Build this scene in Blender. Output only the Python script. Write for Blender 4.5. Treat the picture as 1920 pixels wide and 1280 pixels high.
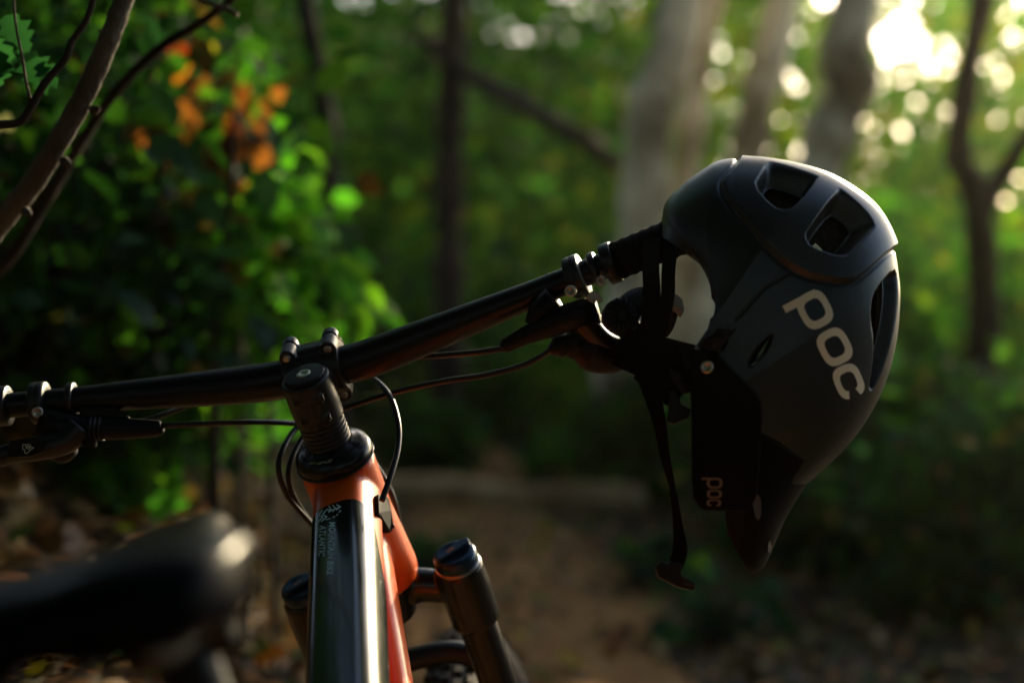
import bpy, bmesh, math, random
import numpy as np
from mathutils import Vector, Matrix
from mathutils.bvhtree import BVHTree

R = math.radians
scene = bpy.context.scene
COL = scene.collection
for o in list(bpy.data.objects):
    bpy.data.objects.remove(o)

# ------------------------------------------------------------------ camera, sky, sun, exposure
CAM_Z = 1.04
LENS = 50.0
FPX = 1920 * LENS / 36.0                       # focal length in pixels of the photograph
cam_data = bpy.data.cameras.new('camera')
cam = bpy.data.objects.new('camera', cam_data)
COL.objects.link(cam)
cam.location = (0, 0, CAM_Z)
cam.rotation_euler = (R(90), 0, 0)
cam_data.lens = LENS
cam_data.sensor_width = 36
cam_data.clip_start = 0.02
cam_data.clip_end = 2000
cam_data.dof.use_dof = True
cam_data.dof.focus_distance = 1.19
cam_data.dof.aperture_fstop = 2.4
scene.camera = cam

SUN_AZ, SUN_EL = R(25), R(19)                  # azimuth to the right of the view direction
world = bpy.data.worlds.new('World')
scene.world = world
world.use_nodes = True
wn = world.node_tree
bg = wn.nodes['Background']
sky = wn.nodes.new('ShaderNodeTexSky')
sky.sky_type = 'NISHITA'
sky.sun_disc = False
sky.sun_elevation = SUN_EL
sky.sun_rotation = SUN_AZ
sky.air_density = 1.0
sky.dust_density = 2.0
wn.links.new(sky.outputs[0], bg.inputs[0])
bg.inputs[1].default_value = 0.15

sun_data = bpy.data.lights.new('sun', 'SUN')
sun_data.energy = 3.9
sun_data.angle = R(0.6)
sun_data.color = (1.0, 0.84, 0.55)
sun = bpy.data.objects.new('sun', sun_data)
COL.objects.link(sun)
sdir = Vector((math.sin(SUN_AZ) * math.cos(SUN_EL), math.cos(SUN_AZ) * math.cos(SUN_EL), math.sin(SUN_EL)))
sun.location = sdir * 60
sun.rotation_euler = sdir.to_track_quat('Z', 'Y').to_euler()

vs = scene.view_settings
vs.view_transform = 'Standard'
vs.look = 'None'
vs.exposure = 1.3
vs.gamma = 1.0
vs.use_white_balance = True                    # camera white balance set for shade
vs.white_balance_temperature = 6750
scene.render.engine = 'CYCLES'
cy = scene.cycles
cy.use_denoising = True
cy.max_bounces = 7
cy.diffuse_bounces = 3
cy.glossy_bounces = 3
cy.transmission_bounces = 4
cy.volume_bounces = 0
cy.sample_clamp_indirect = 4.0
cy.caustics_reflective = False
cy.caustics_refractive = False

# ------------------------------------------------------------------ helpers
rng = np.random.default_rng(7)
random.seed(7)

def W(px, py, d):
    """world point seen at photograph pixel px,py at distance d along the view axis"""
    return Vector(((px - 960) / FPX * d, d, CAM_Z + (640 - py) / FPX * d))

def proj(P):
    P = np.asarray(P, float)
    return np.stack([960 + FPX * P[..., 0] / P[..., 1], 640 - FPX * (P[..., 2] - CAM_Z) / P[..., 1]], -1)

def tag(o, label=None, cat=None, group=None, kind=None):
    if label: o['label'] = label
    if cat: o['category'] = cat
    if group: o['group'] = group
    if kind: o['kind'] = kind
    return o

def empty(name, loc=(0, 0, 0), label=None, cat=None, group=None):
    o = bpy.data.objects.new(name, None)
    o.empty_display_size = 0.05
    COL.objects.link(o)
    o.location = loc
    tag(o, label, cat, group)
    return o

def add(name, mesh, mat=None, parent=None, smooth=True):
    if mat is not None and len(mesh.materials) == 0:
        mesh.materials.append(mat)
    if smooth:
        mesh.polygons.foreach_set('use_smooth', [True] * len(mesh.polygons))
    o = bpy.data.objects.new(name, mesh)
    COL.objects.link(o)
    if parent is not None:
        o.parent = parent
    return o

def pymesh(name, verts, faces):
    m = bpy.data.meshes.new(name)
    m.from_pydata([tuple(v) for v in verts], [], [tuple(f) for f in faces])
    m.update()
    return m

def fast_mesh(name, V, quads=None, tris=None, colors=None):
    m = bpy.data.meshes.new(name)
    V = np.asarray(V, np.float32)
    m.vertices.add(len(V))
    m.vertices.foreach_set('co', V.ravel())
    idx, starts, n = [], [], 0
    if tris is not None and len(tris):
        tris = np.asarray(tris, np.int32)
        idx.append(tris.ravel()); starts.append(np.arange(len(tris)) * 3); n = len(tris) * 3
    if quads is not None and len(quads):
        quads = np.asarray(quads, np.int32)
        idx.append(quads.ravel()); starts.append(n + np.arange(len(quads)) * 4)
    idx = np.concatenate(idx); starts = np.concatenate(starts).astype(np.int32)
    m.loops.add(len(idx)); m.loops.foreach_set('vertex_index', idx.astype(np.int32))
    m.polygons.add(len(starts)); m.polygons.foreach_set('loop_start', starts)
    if colors is not None:
        a = m.attributes.new('tint', 'FLOAT_COLOR', 'POINT')
        c = np.ones((len(V), 4), np.float32); c[:, :3] = colors
        a.data.foreach_set('color', c.ravel())
    m.update(calc_edges=True)
    m.validate()
    return m

class MB:
    """collects shapes into one mesh"""
    def __init__(self): self.v, self.f = [], []
    def put(self, v, f):
        n = len(self.v)
        self.v += [Vector(p) for p in v]
        self.f += [tuple(i + n for i in q) for q in f]
        return self
    def xf(self, M):
        self.v = [M @ p for p in self.v]; return self
    def mesh(self, name='mesh'):
        return pymesh(name, self.v, self.f)
    def build(self, name, mat, parent=None, smooth=True, bevel=0, seg=2, auto=None):
        o = add(name, self.mesh(name), mat, parent, smooth)
        if bevel:
            b = o.modifiers.new('bevel', 'BEVEL'); b.width = bevel; b.segments = seg; b.limit_method = 'ANGLE'; b.angle_limit = R(35)
            b.harden_normals = False
        return o

def frame_of(d, up=Vector((0, 0, 1))):
    d = Vector(d).normalized()
    if abs(d.dot(up)) > 0.98: up = Vector((0, 1, 0))
    x = d.cross(up).normalized(); y = x.cross(d).normalized()
    return x, y, d

def catmull(pts, n=8):
    pts = [Vector(p) for p in pts]
    P = [pts[0] * 2 - pts[1]] + pts + [pts[-1] * 2 - pts[-2]]
    out = []
    for i in range(1, len(P) - 2):
        for k in range(n):
            t = k / n
            a, b, c, d = P[i - 1], P[i], P[i + 1], P[i + 2]
            out.append(0.5 * (2 * b + (c - a) * t + (2 * a - 5 * b + 4 * c - d) * t * t + (3 * b - a - 3 * c + d) * t ** 3))
    out.append(pts[-1])
    return out

def tube(pts, rad, n=12, caps=True):
    pts = [Vector(p) for p in pts]
    if not hasattr(rad, '__len__'): rad = [rad] * len(pts)
    if len(rad) != len(pts):
        rad = list(np.interp(np.linspace(0, 1, len(pts)), np.linspace(0, 1, len(rad)), rad))
    v, f = [], []
    d0 = (pts[1] - pts[0]).normalized()
    x, y, _ = frame_of(d0)
    for i, p in enumerate(pts):
        d = (pts[min(i + 1, len(pts) - 1)] - pts[max(i - 1, 0)]).normalized()
        x = (x - d * x.dot(d)).normalized(); y = d.cross(x)
        for k in range(n):
            a = 2 * math.pi * k / n
            v.append(p + (x * math.cos(a) + y * math.sin(a)) * rad[i])
    for i in range(len(pts) - 1):
        for k in range(n):
            f.append((i * n + k, i * n + (k + 1) % n, (i + 1) * n + (k + 1) % n, (i + 1) * n + k))
    if caps:
        f.append(tuple(range(n))[::-1]); f.append(tuple((len(pts) - 1) * n + k for k in range(n)))
    return v, f

def lathe(prof, origin, axis, n=40, closed=False):
    """prof = [(radius, distance along axis)]"""
    x, y, d = frame_of(axis); origin = Vector(origin)
    v, f = [], []
    for r, h in prof:
        for k in range(n):
            a = 2 * math.pi * k / n
            v.append(origin + d * h + (x * math.cos(a) + y * math.sin(a)) * r)
    m = len(prof)
    for i in range(m - 1):
        for k in range(n):
            f.append((i * n + k, i * n + (k + 1) % n, (i + 1) * n + (k + 1) % n, (i + 1) * n + k))
    if closed:
        f += [((m - 1) * n + k, (m - 1) * n + (k + 1) % n, (k + 1) % n, k) for k in range(n)]
    else:
        f.append(tuple(range(n))[::-1]); f.append(tuple((m - 1) * n + k for k in range(n)))
    return v, f

def box(c, hx, hy, hz, M=None):
    v = [Vector((sx * hx, sy * hy, sz * hz)) for sz in (-1, 1) for sy in (-1, 1) for sx in (-1, 1)]
    f = [(0, 2, 3, 1), (4, 5, 7, 6), (0, 1, 5, 4), (2, 6, 7, 3), (0, 4, 6, 2), (1, 3, 7, 5)]
    if M is not None: v = [M @ p for p in v]
    return [Vector(c) + p for p in v], f

def slab(poly, nrm, th):
    """polygon of 3D points thickened to both sides along nrm"""
    n = len(poly); nrm = Vector(nrm).normalized() * th * 0.5
    v = [Vector(p) + nrm for p in poly] + [Vector(p) - nrm for p in poly]
    f = [tuple(range(n)), tuple(range(2 * n - 1, n - 1, -1))]
    f += [(i, i + n, (i + 1) % n + n, (i + 1) % n) for i in range(n)]
    return v, f

def round_poly(p, it=2):
    p = [np.array(q, float) for q in p]
    for _ in range(it):
        o = []
        for i in range(len(p)):
            a, b = p[i], p[(i + 1) % len(p)]
            o += [a * .75 + b * .25, a * .25 + b * .75]
        p = o
    return p

# ------------------------------------------------------------------ materials (all node based)
def principled(name, col, rough=0.5, metal=0.0, spec=0.5, coat=0.0, coat_rough=0.05, bump=0.0, bscale=200.0, noise=0.0, nscale=30.0, col2=None, dust=0.0):
    m = bpy.data.materials.new(name); m.use_nodes = True
    nt = m.node_tree; b = nt.nodes['Principled BSDF']
    b.inputs['Base Color'].default_value = (*col, 1)
    b.inputs['Roughness'].default_value = rough
    b.inputs['Metallic'].default_value = metal
    b.inputs['Specular IOR Level'].default_value = spec
    b.inputs['Coat Weight'].default_value = coat
    b.inputs['Coat Roughness'].default_value = coat_rough
    tc = nt.nodes.new('ShaderNodeTexCoord')
    nz = nt.nodes.new('ShaderNodeTexNoise'); nz.inputs['Scale'].default_value = nscale; nz.inputs['Detail'].default_value = 6
    nt.links.new(tc.outputs['Object'], nz.inputs['Vector'])
    if col2 is not None:
        mx = nt.nodes.new('ShaderNodeMix'); mx.data_type = 'RGBA'
        mx.inputs[6].default_value = (*col, 1); mx.inputs[7].default_value = (*col2, 1)
        rp = nt.nodes.new('ShaderNodeMapRange'); rp.inputs[1].default_value = 0.35; rp.inputs[2].default_value = 0.65
        nt.links.new(nz.outputs[0], rp.inputs[0]); nt.links.new(rp.outputs[0], mx.inputs[0])
        nt.links.new(mx.outputs[2], b.inputs['Base Color'])
    if dust:                                              # dried specks of trail dust
        vo = nt.nodes.new('ShaderNodeTexNoise'); vo.inputs['Scale'].default_value = 420; vo.inputs['Detail'].default_value = 2
        n3 = nt.nodes.new('ShaderNodeTexNoise'); n3.inputs['Scale'].default_value = 18
        nt.links.new(tc.outputs['Object'], vo.inputs['Vector']); nt.links.new(tc.outputs['Object'], n3.inputs['Vector'])
        t1 = nt.nodes.new('ShaderNodeMapRange'); t1.inputs[1].default_value = .66; t1.inputs[2].default_value = .74; t1.inputs[4].default_value = dust
        nt.links.new(vo.outputs[0], t1.inputs[0])
        t2 = nt.nodes.new('ShaderNodeMath'); t2.operation = 'MULTIPLY'
        nt.links.new(t1.outputs[0], t2.inputs[0]); nt.links.new(n3.outputs[0], t2.inputs[1])
        md = nt.nodes.new('ShaderNodeMix'); md.data_type = 'RGBA'; md.inputs[6].default_value = (*col, 1); md.inputs[7].default_value = (.2, .16, .11, 1)
        nt.links.new(t2.outputs[0], md.inputs[0]); nt.links.new(md.outputs[2], b.inputs['Base Color'])
    # fine handling wear: roughness is never perfectly even
    mr = nt.nodes.new('ShaderNodeMapRange')
    mr.inputs[3].default_value = max(0.02, rough - noise); mr.inputs[4].default_value = min(1, rough + noise)
    nt.links.new(nz.outputs[0], mr.inputs[0]); nt.links.new(mr.outputs[0], b.inputs['Roughness'])
    if bump:
        n2 = nt.nodes.new('ShaderNodeTexNoise'); n2.inputs['Scale'].default_value = bscale; n2.inputs['Detail'].default_value = 4
        nt.links.new(tc.outputs['Object'], n2.inputs['Vector'])
        bp = nt.nodes.new('ShaderNodeBump'); bp.inputs['Strength'].default_value = bump; bp.inputs['Distance'].default_value = 0.002
        nt.links.new(n2.outputs[0], bp.inputs['Height']); nt.links.new(bp.outputs[0], b.inputs['Normal'])
    return m

M = {}
M['helmet'] = principled('helmet_shell', (.002, .0026, .0038), .38, spec=.75, noise=.07, nscale=60, bump=.05, bscale=900, dust=.25)
M['helmet'].node_tree.nodes['Principled BSDF'].inputs['Specular Tint'].default_value = (.8, .93, 1, 1)
M['visor'] = principled('visor_plastic', (.003, .003, .0035), .5, spec=.06, noise=.06, nscale=60)
M['liner'] = principled('foam_liner', (.016, .012, .008), .95, spec=.1, bump=.9, bscale=500, col2=(.035, .026, .018), nscale=300)
M['logo'] = principled('reflective_print', (.86, .86, .66), .6, spec=.2)
M['logo_dim'] = principled('brown_print', (.2, .15, .1), .6, spec=.2)
M['black'] = principled('black_plastic', (.003, .003, .0035), .45, spec=.22, noise=.1, nscale=80)
M['black_matte'] = principled('black_rubber', (.0035, .0035, .0035), .75, spec=.12, bump=.2, bscale=600)
M['carbon'] = principled('carbon_bar', (.004, .004, .005), .33, spec=.32, noise=.08, nscale=40)
M['anod'] = principled('black_anodised', (.006, .006, .007), .24, spec=.45, noise=.06, nscale=90)
M['satin'] = principled('black_satin', (.008, .008, .009), .36, spec=.45, noise=.06, nscale=90)
M['steel'] = principled('steel_bolt', (.45, .42, .37), .35, metal=1, noise=.1, nscale=200)
M['ring'] = principled('bare_ring', (.5, .5, .36), .45, metal=.6)
M['blue'] = principled('blue_anodised', (.006, .035, .075), .3, metal=.5, noise=.06, nscale=120)
M['orange'] = principled('orange_paint', (.82, .10, .002), .4, spec=.3, coat=.4, coat_rough=.08, noise=.06, nscale=40, bump=.02, bscale=60, dust=.8)
M['decal'] = principled('gloss_film', (.004, .008, .008), .22, spec=.55, coat=.5, coat_rough=.08, noise=.08, nscale=25, dust=.3)
M['print'] = principled('grey_print', (.55, .72, .67), .6, spec=.2)
M['silver_print'] = principled('silver_print', (.28, .3, .22), .5, spec=.3)
M['white_alloy'] = principled('pale_clamp_face', (.32, .36, .38), .42, metal=.2)
M['cable'] = principled('cable_housing', (.006, .007, .007), .36, spec=.5, noise=.08, nscale=200)
M['saddle'] = principled('saddle_cover', (.002, .002, .0025), .3, spec=.06, bump=.15, bscale=300, noise=.1)
M['tyre'] = principled('tyre_rubber', (.035, .031, .026), .85, spec=.2, bump=.3, bscale=300, col2=(.09, .075, .055), nscale=40)
M['strap'] = principled('webbing', (.0025, .0025, .0025), .85, spec=.1, bump=.5, bscale=900)
M['hub'] = principled('alloy', (.25, .25, .25), .4, metal=1)

def foliage_mat(name, trans=.45, gloss=.05):
    m = bpy.data.materials.new(name); m.use_nodes = True
    nt = m.node_tree; nt.nodes.remove(nt.nodes['Principled BSDF'])
    out = nt.nodes['Material Output']
    at = nt.nodes.new('ShaderNodeAttribute'); at.attribute_name = 'tint'
    tc = nt.nodes.new('ShaderNodeTexCoord')
    nz = nt.nodes.new('ShaderNodeTexNoise'); nz.inputs['Scale'].default_value = 25
    nt.links.new(tc.outputs['Object'], nz.inputs['Vector'])
    hs = nt.nodes.new('ShaderNodeHueSaturation')
    mr = nt.nodes.new('ShaderNodeMapRange'); mr.inputs[3].default_value = .7; mr.inputs[4].default_value = 1.35
    nt.links.new(nz.outputs[0], mr.inputs[0]); nt.links.new(mr.outputs[0], hs.inputs['Value'])
    nt.links.new(at.outputs['Color'], hs.inputs['Color'])
    df = nt.nodes.new('ShaderNodeBsdfDiffuse'); tr = nt.nodes.new('ShaderNodeBsdfTranslucent'); gl = nt.nodes.new('ShaderNodeBsdfGlossy')
    gl.inputs['Roughness'].default_value = .45
    gm = nt.nodes.new('ShaderNodeGamma'); gm.inputs[1].default_value = .85
    tm = nt.nodes.new('ShaderNodeMix'); tm.data_type = 'RGBA'; tm.blend_type = 'MULTIPLY'; tm.inputs[0].default_value = 1
    tm.inputs[7].default_value = (1.1, 1.3, .45, 1)
    nt.links.new(hs.outputs[0], gm.inputs[0]); nt.links.new(gm.outputs[0], tm.inputs[6])
    nt.links.new(hs.outputs[0], df.inputs[0]); nt.links.new(tm.outputs[2], tr.inputs[0])
    a = nt.nodes.new('ShaderNodeMixShader'); a.inputs[0].default_value = trans
    nt.links.new(df.outputs[0], a.inputs[1]); nt.links.new(tr.outputs[0], a.inputs[2])
    b = nt.nodes.new('ShaderNodeMixShader'); b.inputs[0].default_value = gloss
    nt.links.new(a.outputs[0], b.inputs[1]); nt.links.new(gl.outputs[0], b.inputs[2])
    nt.links.new(b.outputs[0], out.inputs[0])
    return m
M['leaf'] = foliage_mat('leaves', .5, .012)
M['litter'] = foliage_mat('dry_leaves', .15, .03)

def bark(name, c1, c2, scale=6, stretch=(1, 1, .25), bump=.6, fine=40):
    m = bpy.data.materials.new(name); m.use_nodes = True
    nt = m.node_tree; b = nt.nodes['Principled BSDF']; b.inputs['Roughness'].default_value = .9; b.inputs['Specular IOR Level'].default_value = .2
    tc = nt.nodes.new('ShaderNodeTexCoord'); mp = nt.nodes.new('ShaderNodeMapping'); mp.inputs['Scale'].default_value = stretch
    nt.links.new(tc.outputs['Object'], mp.inputs['Vector'])
    nz = nt.nodes.new('ShaderNodeTexNoise'); nz.inputs['Scale'].default_value = scale; nz.inputs['Detail'].default_value = 8
    nt.links.new(mp.outputs[0], nz.inputs['Vector'])
    rp = nt.nodes.new('ShaderNodeValToRGB'); rp.color_ramp.elements[0].position = .38; rp.color_ramp.elements[1].position = .62
    rp.color_ramp.elements[0].color = (*c1, 1); rp.color_ramp.elements[1].color = (*c2, 1)
    nt.links.new(nz.outputs[0], rp.inputs[0]); nt.links.new(rp.outputs[0], b.inputs['Base Color'])
    n2 = nt.nodes.new('ShaderNodeTexNoise'); n2.inputs['Scale'].default_value = fine; n2.inputs['Detail'].default_value = 6
    nt.links.new(mp.outputs[0], n2.inputs['Vector'])
    bp = nt.nodes.new('ShaderNodeBump'); bp.inputs['Strength'].default_value = bump; bp.inputs['Distance'].default_value = .01
    nt.links.new(n2.outputs[0], bp.inputs['Height']); nt.links.new(bp.outputs[0], b.inputs['Normal'])
    return m
M['bark_dark'] = bark('dark_bark', (.014, .009, .007), (.042, .028, .02))
M['bark_pale'] = bark('pale_bark', (.16, .125, .07), (.8, .69, .47), 2.6, (1, 1, .7), .8, 22)
M['bark_twig'] = bark('smooth_stem', (.055, .045, .033), (.13, .108, .08), 14, (1, 1, .5), .5, 160)
M['wood_log'] = bark('log_wood', (.24, .13, .055), (.46, .29, .14), 5, (1, .2, 1))
M['wood_cut'] = bark('cut_wood', (.3, .22, .12), (.45, .35, .2), 10, (1, 1, 1), .2)

def soil(name, c1, c2, c3, s):
    m = bpy.data.materials.new(name); m.use_nodes = True
    nt = m.node_tree; b = nt.nodes['Principled BSDF']; b.inputs['Roughness'].default_value = .95; b.inputs['Specular IOR Level'].default_value = .15
    tc = nt.nodes.new('ShaderNodeTexCoord')
    n1 = nt.nodes.new('ShaderNodeTexNoise'); n1.inputs['Scale'].default_value = s; n1.inputs['Detail'].default_value = 8
    n2 = nt.nodes.new('ShaderNodeTexNoise'); n2.inputs['Scale'].default_value = s * 9; n2.inputs['Detail'].default_value = 8
    nt.links.new(tc.outputs['Object'], n1.inputs['Vector']); nt.links.new(tc.outputs['Object'], n2.inputs['Vector'])
    r1 = nt.nodes.new('ShaderNodeValToRGB'); r1.color_ramp.elements[0].position = .35; r1.color_ramp.elements[1].position = .7
    r1.color_ramp.elements[0].color = (*c1, 1); r1.color_ramp.elements[1].color = (*c2, 1)
    nt.links.new(n1.outputs[0], r1.inputs[0])
    mx = nt.nodes.new('ShaderNodeMix'); mx.data_type = 'RGBA'; mx.inputs[7].default_value = (*c3, 1)
    mr = nt.nodes.new('ShaderNodeMapRange'); mr.inputs[1].default_value = .5; mr.inputs[2].default_value = .75
    nt.links.new(n2.outputs[0], mr.inputs[0]); nt.links.new(mr.outputs[0], mx.inputs[0]); nt.links.new(r1.outputs[0], mx.inputs[6])
    nt.links.new(mx.outputs[2], b.inputs['Base Color'])
    bp = nt.nodes.new('ShaderNodeBump'); bp.inputs['Strength'].default_value = .8; bp.inputs['Distance'].default_value = .03
    nt.links.new(n2.outputs[0], bp.inputs['Height']); nt.links.new(bp.outputs[0], b.inputs['Normal'])
    return m
M['ground'] = soil('forest_soil', (.028, .018, .011), (.07, .044, .025), (.02, .03, .012), 1.2)
M['trail'] = soil('trail_dirt', (.15, .066, .022), (.27, .135, .045), (.32, .18, .06), 1.6)

# ------------------------------------------------------------------ ground, bank, trail
def smooth01(t):
    t = np.clip(t, 0, 1); return t * t * (3 - 2 * t)
def wob(x, y):
    return (np.sin(1.7 * x + 2.3 * np.sin(.9 * y)) * np.cos(1.3 * y + 1.1 * np.sin(1.1 * x)) * .05
            + np.sin(5.1 * x + 1.3 * y) * np.sin(4.3 * y - 2 * x) * .018)
def trail_x(y):
    return .12 - .055 * (np.clip(y, -4, 40) - 1.5) + .1 * np.sin(y * .35)
def ground_z(x, y):
    x = np.asarray(x, float); y = np.asarray(y, float)
    base = .05 * (np.clip(y, -6, 3) - 1.6) + .01 * np.clip(y - 10, 0, 40)
    foot = -.12 - .16 * np.clip(y - 1.6, 0, 14)
    t = np.clip(foot - x, 0, 60)
    bank = 1.35 * (1 - np.exp(-t / 1.1)) * 1.25 + .03 * t
    bank *= smooth01((y + 2) / 2.2)
    right = .10 * np.clip(x - 1.3 - .02 * y, 0, 50)
    w = wob(x, y) * smooth01((np.abs(x - trail_x(y)) - .25) / .6)
    far = .55 * np.clip(y - 44, 0, 32) * smooth01((.17 - x / np.maximum(y, 1)) / .12)
    return base + bank + right + w + far

def axis_coords(lo, hi, fine_lo, fine_hi, step):
    a = list(np.arange(fine_lo, fine_hi, step))
    g, s = [], step
    p = fine_hi
    while p < hi: g.append(p); s *= 1.25; p += s
    g.append(hi)
    l, s = [], step; p = fine_lo - step
    while p > lo: l.append(p); s *= 1.25; p -= s
    l.append(lo)
    return np.array(l[::-1] + a + g)

gx = axis_coords(-118, 118, -4, 4, .09); gy = axis_coords(-58, 158, -.5, 13, .1)
GX, GY = np.meshgrid(gx, gy, indexing='ij')
GV = np.stack([GX, GY, ground_z(GX, GY)], -1).reshape(-1, 3)
ii, jj = np.meshgrid(np.arange(len(gx) - 1), np.arange(len(gy) - 1), indexing='ij')
q0 = (ii * len(gy) + jj).ravel()
ground = add('ground', fast_mesh('ground', GV, np.stack([q0, q0 + len(gy), q0 + len(gy) + 1, q0 + 1], -1)), M['ground'])
tag(ground, kind='structure')

ty = np.arange(-2, 26, .1)
tw = np.linspace(-1, 1, 13)
TX = trail_x(ty)[:, None] + tw[None, :] * (.52 + .1 * np.sin(ty * 1.3) + .05 * np.sin(ty * 3.7))[:, None]
TY = np.repeat(ty[:, None], 13, 1)
TZ = ground_z(TX, TY) + .012 * (1 - tw[None, :] ** 4) - .002
TV = np.stack([TX, TY, TZ], -1).reshape(-1, 3)
ii, jj = np.meshgrid(np.arange(len(ty) - 1), np.arange(12), indexing='ij'); q0 = (ii * 13 + jj).ravel()
trail = add('trail', fast_mesh('trail', TV, np.stack([q0, q0 + 1, q0 + 14, q0 + 13], -1)), M['trail'])
tag(trail, kind='structure')

# ------------------------------------------------------------------ leaves
LEAF = np.array([(0, 0, 0), (.32, .27, .05), (.32, -.27, .05), (.72, .21, .03), (.72, -.21, .03), (1, 0, -.08)])
def leaf_cloud(P, size, cols, flat=.35, droop=.3, name='foliage', width=1.0):
    """cols: (N,3) pigment of every leaf; flat: how much the blades turn their faces upward"""
    N = len(P)
    d = rng.normal(size=(N, 3)); d[:, 2] = d[:, 2] * (1 - flat) - droop
    d /= np.linalg.norm(d, axis=1)[:, None]
    n = rng.normal(size=(N, 3)) * (1 - flat); n[:, 2] += flat * 2.2
    n -= d * (n * d).sum(1)[:, None]; n /= np.linalg.norm(n, axis=1)[:, None] + 1e-9
    s = np.cross(n, d)
    L = LEAF[None, :, :] * np.asarray(size)[:, None, None]
    V = P[:, None, :] + d[:, None, :] * L[:, :, :1] + s[:, None, :] * L[:, :, 1:2] * width + n[:, None, :] * L[:, :, 2:]
    k = np.arange(N)[:, None] * 6
    tris = np.concatenate([k + np.array([[0, 2, 1]]), k + np.array([[3, 4, 5]])]); quads = k + np.array([[1, 2, 4, 3]])
    return fast_mesh(name, V.reshape(-1, 3), quads, tris, np.repeat(cols, 6, 0))

GREENS = np.array([(.012, .055, .012), (.018, .08, .014), (.026, .10, .013), (.010, .042, .016), (.04, .12, .014)])
BRIGHT = np.array([(.04, .18, .016), (.055, .22, .016), (.09, .24, .02), (.03, .14, .02)])
YELLOW = np.array([(.12, .24, .015), (.2, .26, .015), (.27, .23, .02), (.09, .2, .015)])
BROWNS = np.array([(.10, .05, .022), (.16, .08, .03), (.06, .032, .016), (.22, .13, .05), (.28, .11, .03), (.035, .02, .012), (.3, .2, .09)])
TEAL = np.array([(.014, .06, .035), (.02, .075, .045), (.012, .045, .028)])
SHADE_LEAF = np.array([(.006, .015, .008), (.008, .02, .009), (.005, .012, .007)])  # leaf colour darkened so the unseen wood reads as shaded
def pick(pals, w, N):
    w = np.array(w, float); w /= w.sum()
    c = rng.choice(len(pals), N, p=w)
    out = np.empty((N, 3))
    for i, p in enumerate(pals):
        m = c == i; out[m] = p[rng.integers(0, len(p), m.sum())]
    return out * rng.uniform(.7, 1.3, (N, 1))

def clumps(N, center, radii, K=24, spread=.3, hollow=.35):
    """N points gathered in K clumps inside an ellipsoid, more towards its outside"""
    c = rng.normal(size=(K, 3)); c /= np.linalg.norm(c, axis=1)[:, None]
    c *= rng.uniform(hollow, 1, (K, 1)) ** .6
    k = rng.integers(0, K, N)
    p = c[k] + rng.normal(size=(N, 3)) * spread
    return np.asarray(center) + p * np.asarray(radii)

# leaf litter over bank and ground: nobody could count it
def litter(N, x0, x1, y0, y1, size, name, pals, w, keep=None):
    x = rng.uniform(x0, x1, N); y = rng.uniform(y0, y1, N)
    if keep is not None:
        k = keep(x, y); x, y = x[k], y[k]
    P = np.stack([x, y, ground_z(x, y) + rng.uniform(.006, .04, len(x))], -1)
    return leaf_cloud(P, rng.uniform(*size, len(x)), pick(pals, w, len(x)), .6, 0, name, 1.25)
ontrail = lambda x, y: (np.abs(x - trail_x(y)) < .5)
lit = add('leaf_litter', litter(30000, -4.5, 3.5, .6, 11, (.03, .075), 'leaf_litter', [BROWNS, GREENS, YELLOW], [.86, .1, .04],
          lambda x, y: ~ontrail(x, y) | (rng.random(len(x)) < .34)), M['litter'])
tag(lit, 'dry brown leaf litter covering the forest floor and bank', 'leaf litter', kind='stuff')

lit2 = add('leaf_litter', litter(15000, -2.6, .1, .9, 5.5, (.035, .08), 'leaf_litter', [BROWNS, GREENS, YELLOW], [.9, .07, .03],
           lambda x, y: ~ontrail(x, y)), M['litter'])
tag(lit2, 'thick leaf litter on the bank beside the bike', 'leaf litter', kind='stuff')

# ------------------------------------------------------------------ mountain bike
# bike space: x right, y forward, z up, origin on the ground below the head tube
ROLL, YAW, PITCH, STEER = .2709, -.0094, .0552, -.0934
HZ = .985
HEAD_W = Vector((-.1547, 1.2496, CAM_Z - .1041))
BM = Matrix.Rotation(YAW, 4, 'Z') @ Matrix.Rotation(PITCH, 4, 'X') @ Matrix.Rotation(-ROLL, 4, 'Y')
BM = Matrix.Translation(HEAD_W - BM.to_3x3() @ Vector((0, 0, HZ))) @ BM
BI = BM.inverted()
HT = Vector((0, 0, HZ))                                   # top of the head tube
AX = Vector((0, -.4226, .9063)); FW = Vector((0, .9063, .4226))
SM = Matrix.Translation(HT) @ Matrix.Rotation(STEER, 4, AX) # steering space -> bike space (origin HT)

bike = empty('mountain_bike', label='orange and black mountain bike leaning beside the bank with a helmet on its bar', cat='bicycle')
bike.matrix_world = BM

def Bp(px, py, d):                                        # photograph pixel + distance -> bike space
    return BI @ W(px, py, d)
def S(*p):                                                # steering space -> bike space
    return SM @ Vector(p)
def Sv(v): return SM @ Vector(v)

def remesh(o, voxel, it=6, fac=.5):
    r = o.modifiers.new('remesh', 'REMESH'); r.mode = 'VOXEL'; r.voxel_size = voxel; r.use_smooth_shade = True
    s = o.modifiers.new('smooth', 'SMOOTH'); s.iterations = it; s.factor = fac
    return o

# --- frame: head tube, top tube, down tube grown together, painted orange
def loft(sections):
    v, f = [], []
    n = len(sections[0])
    for s in sections: v += [Vector(p) for p in s]
    for i in range(len(sections) - 1):
        for k in range(n):
            f.append((i * n + k, i * n + (k + 1) % n, (i + 1) * n + (k + 1) % n, (i + 1) * n + k))
    f.append(tuple(range(n))[::-1]); f.append(tuple((len(sections) - 1) * n + k for k in range(n)))
    return v, f

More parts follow.
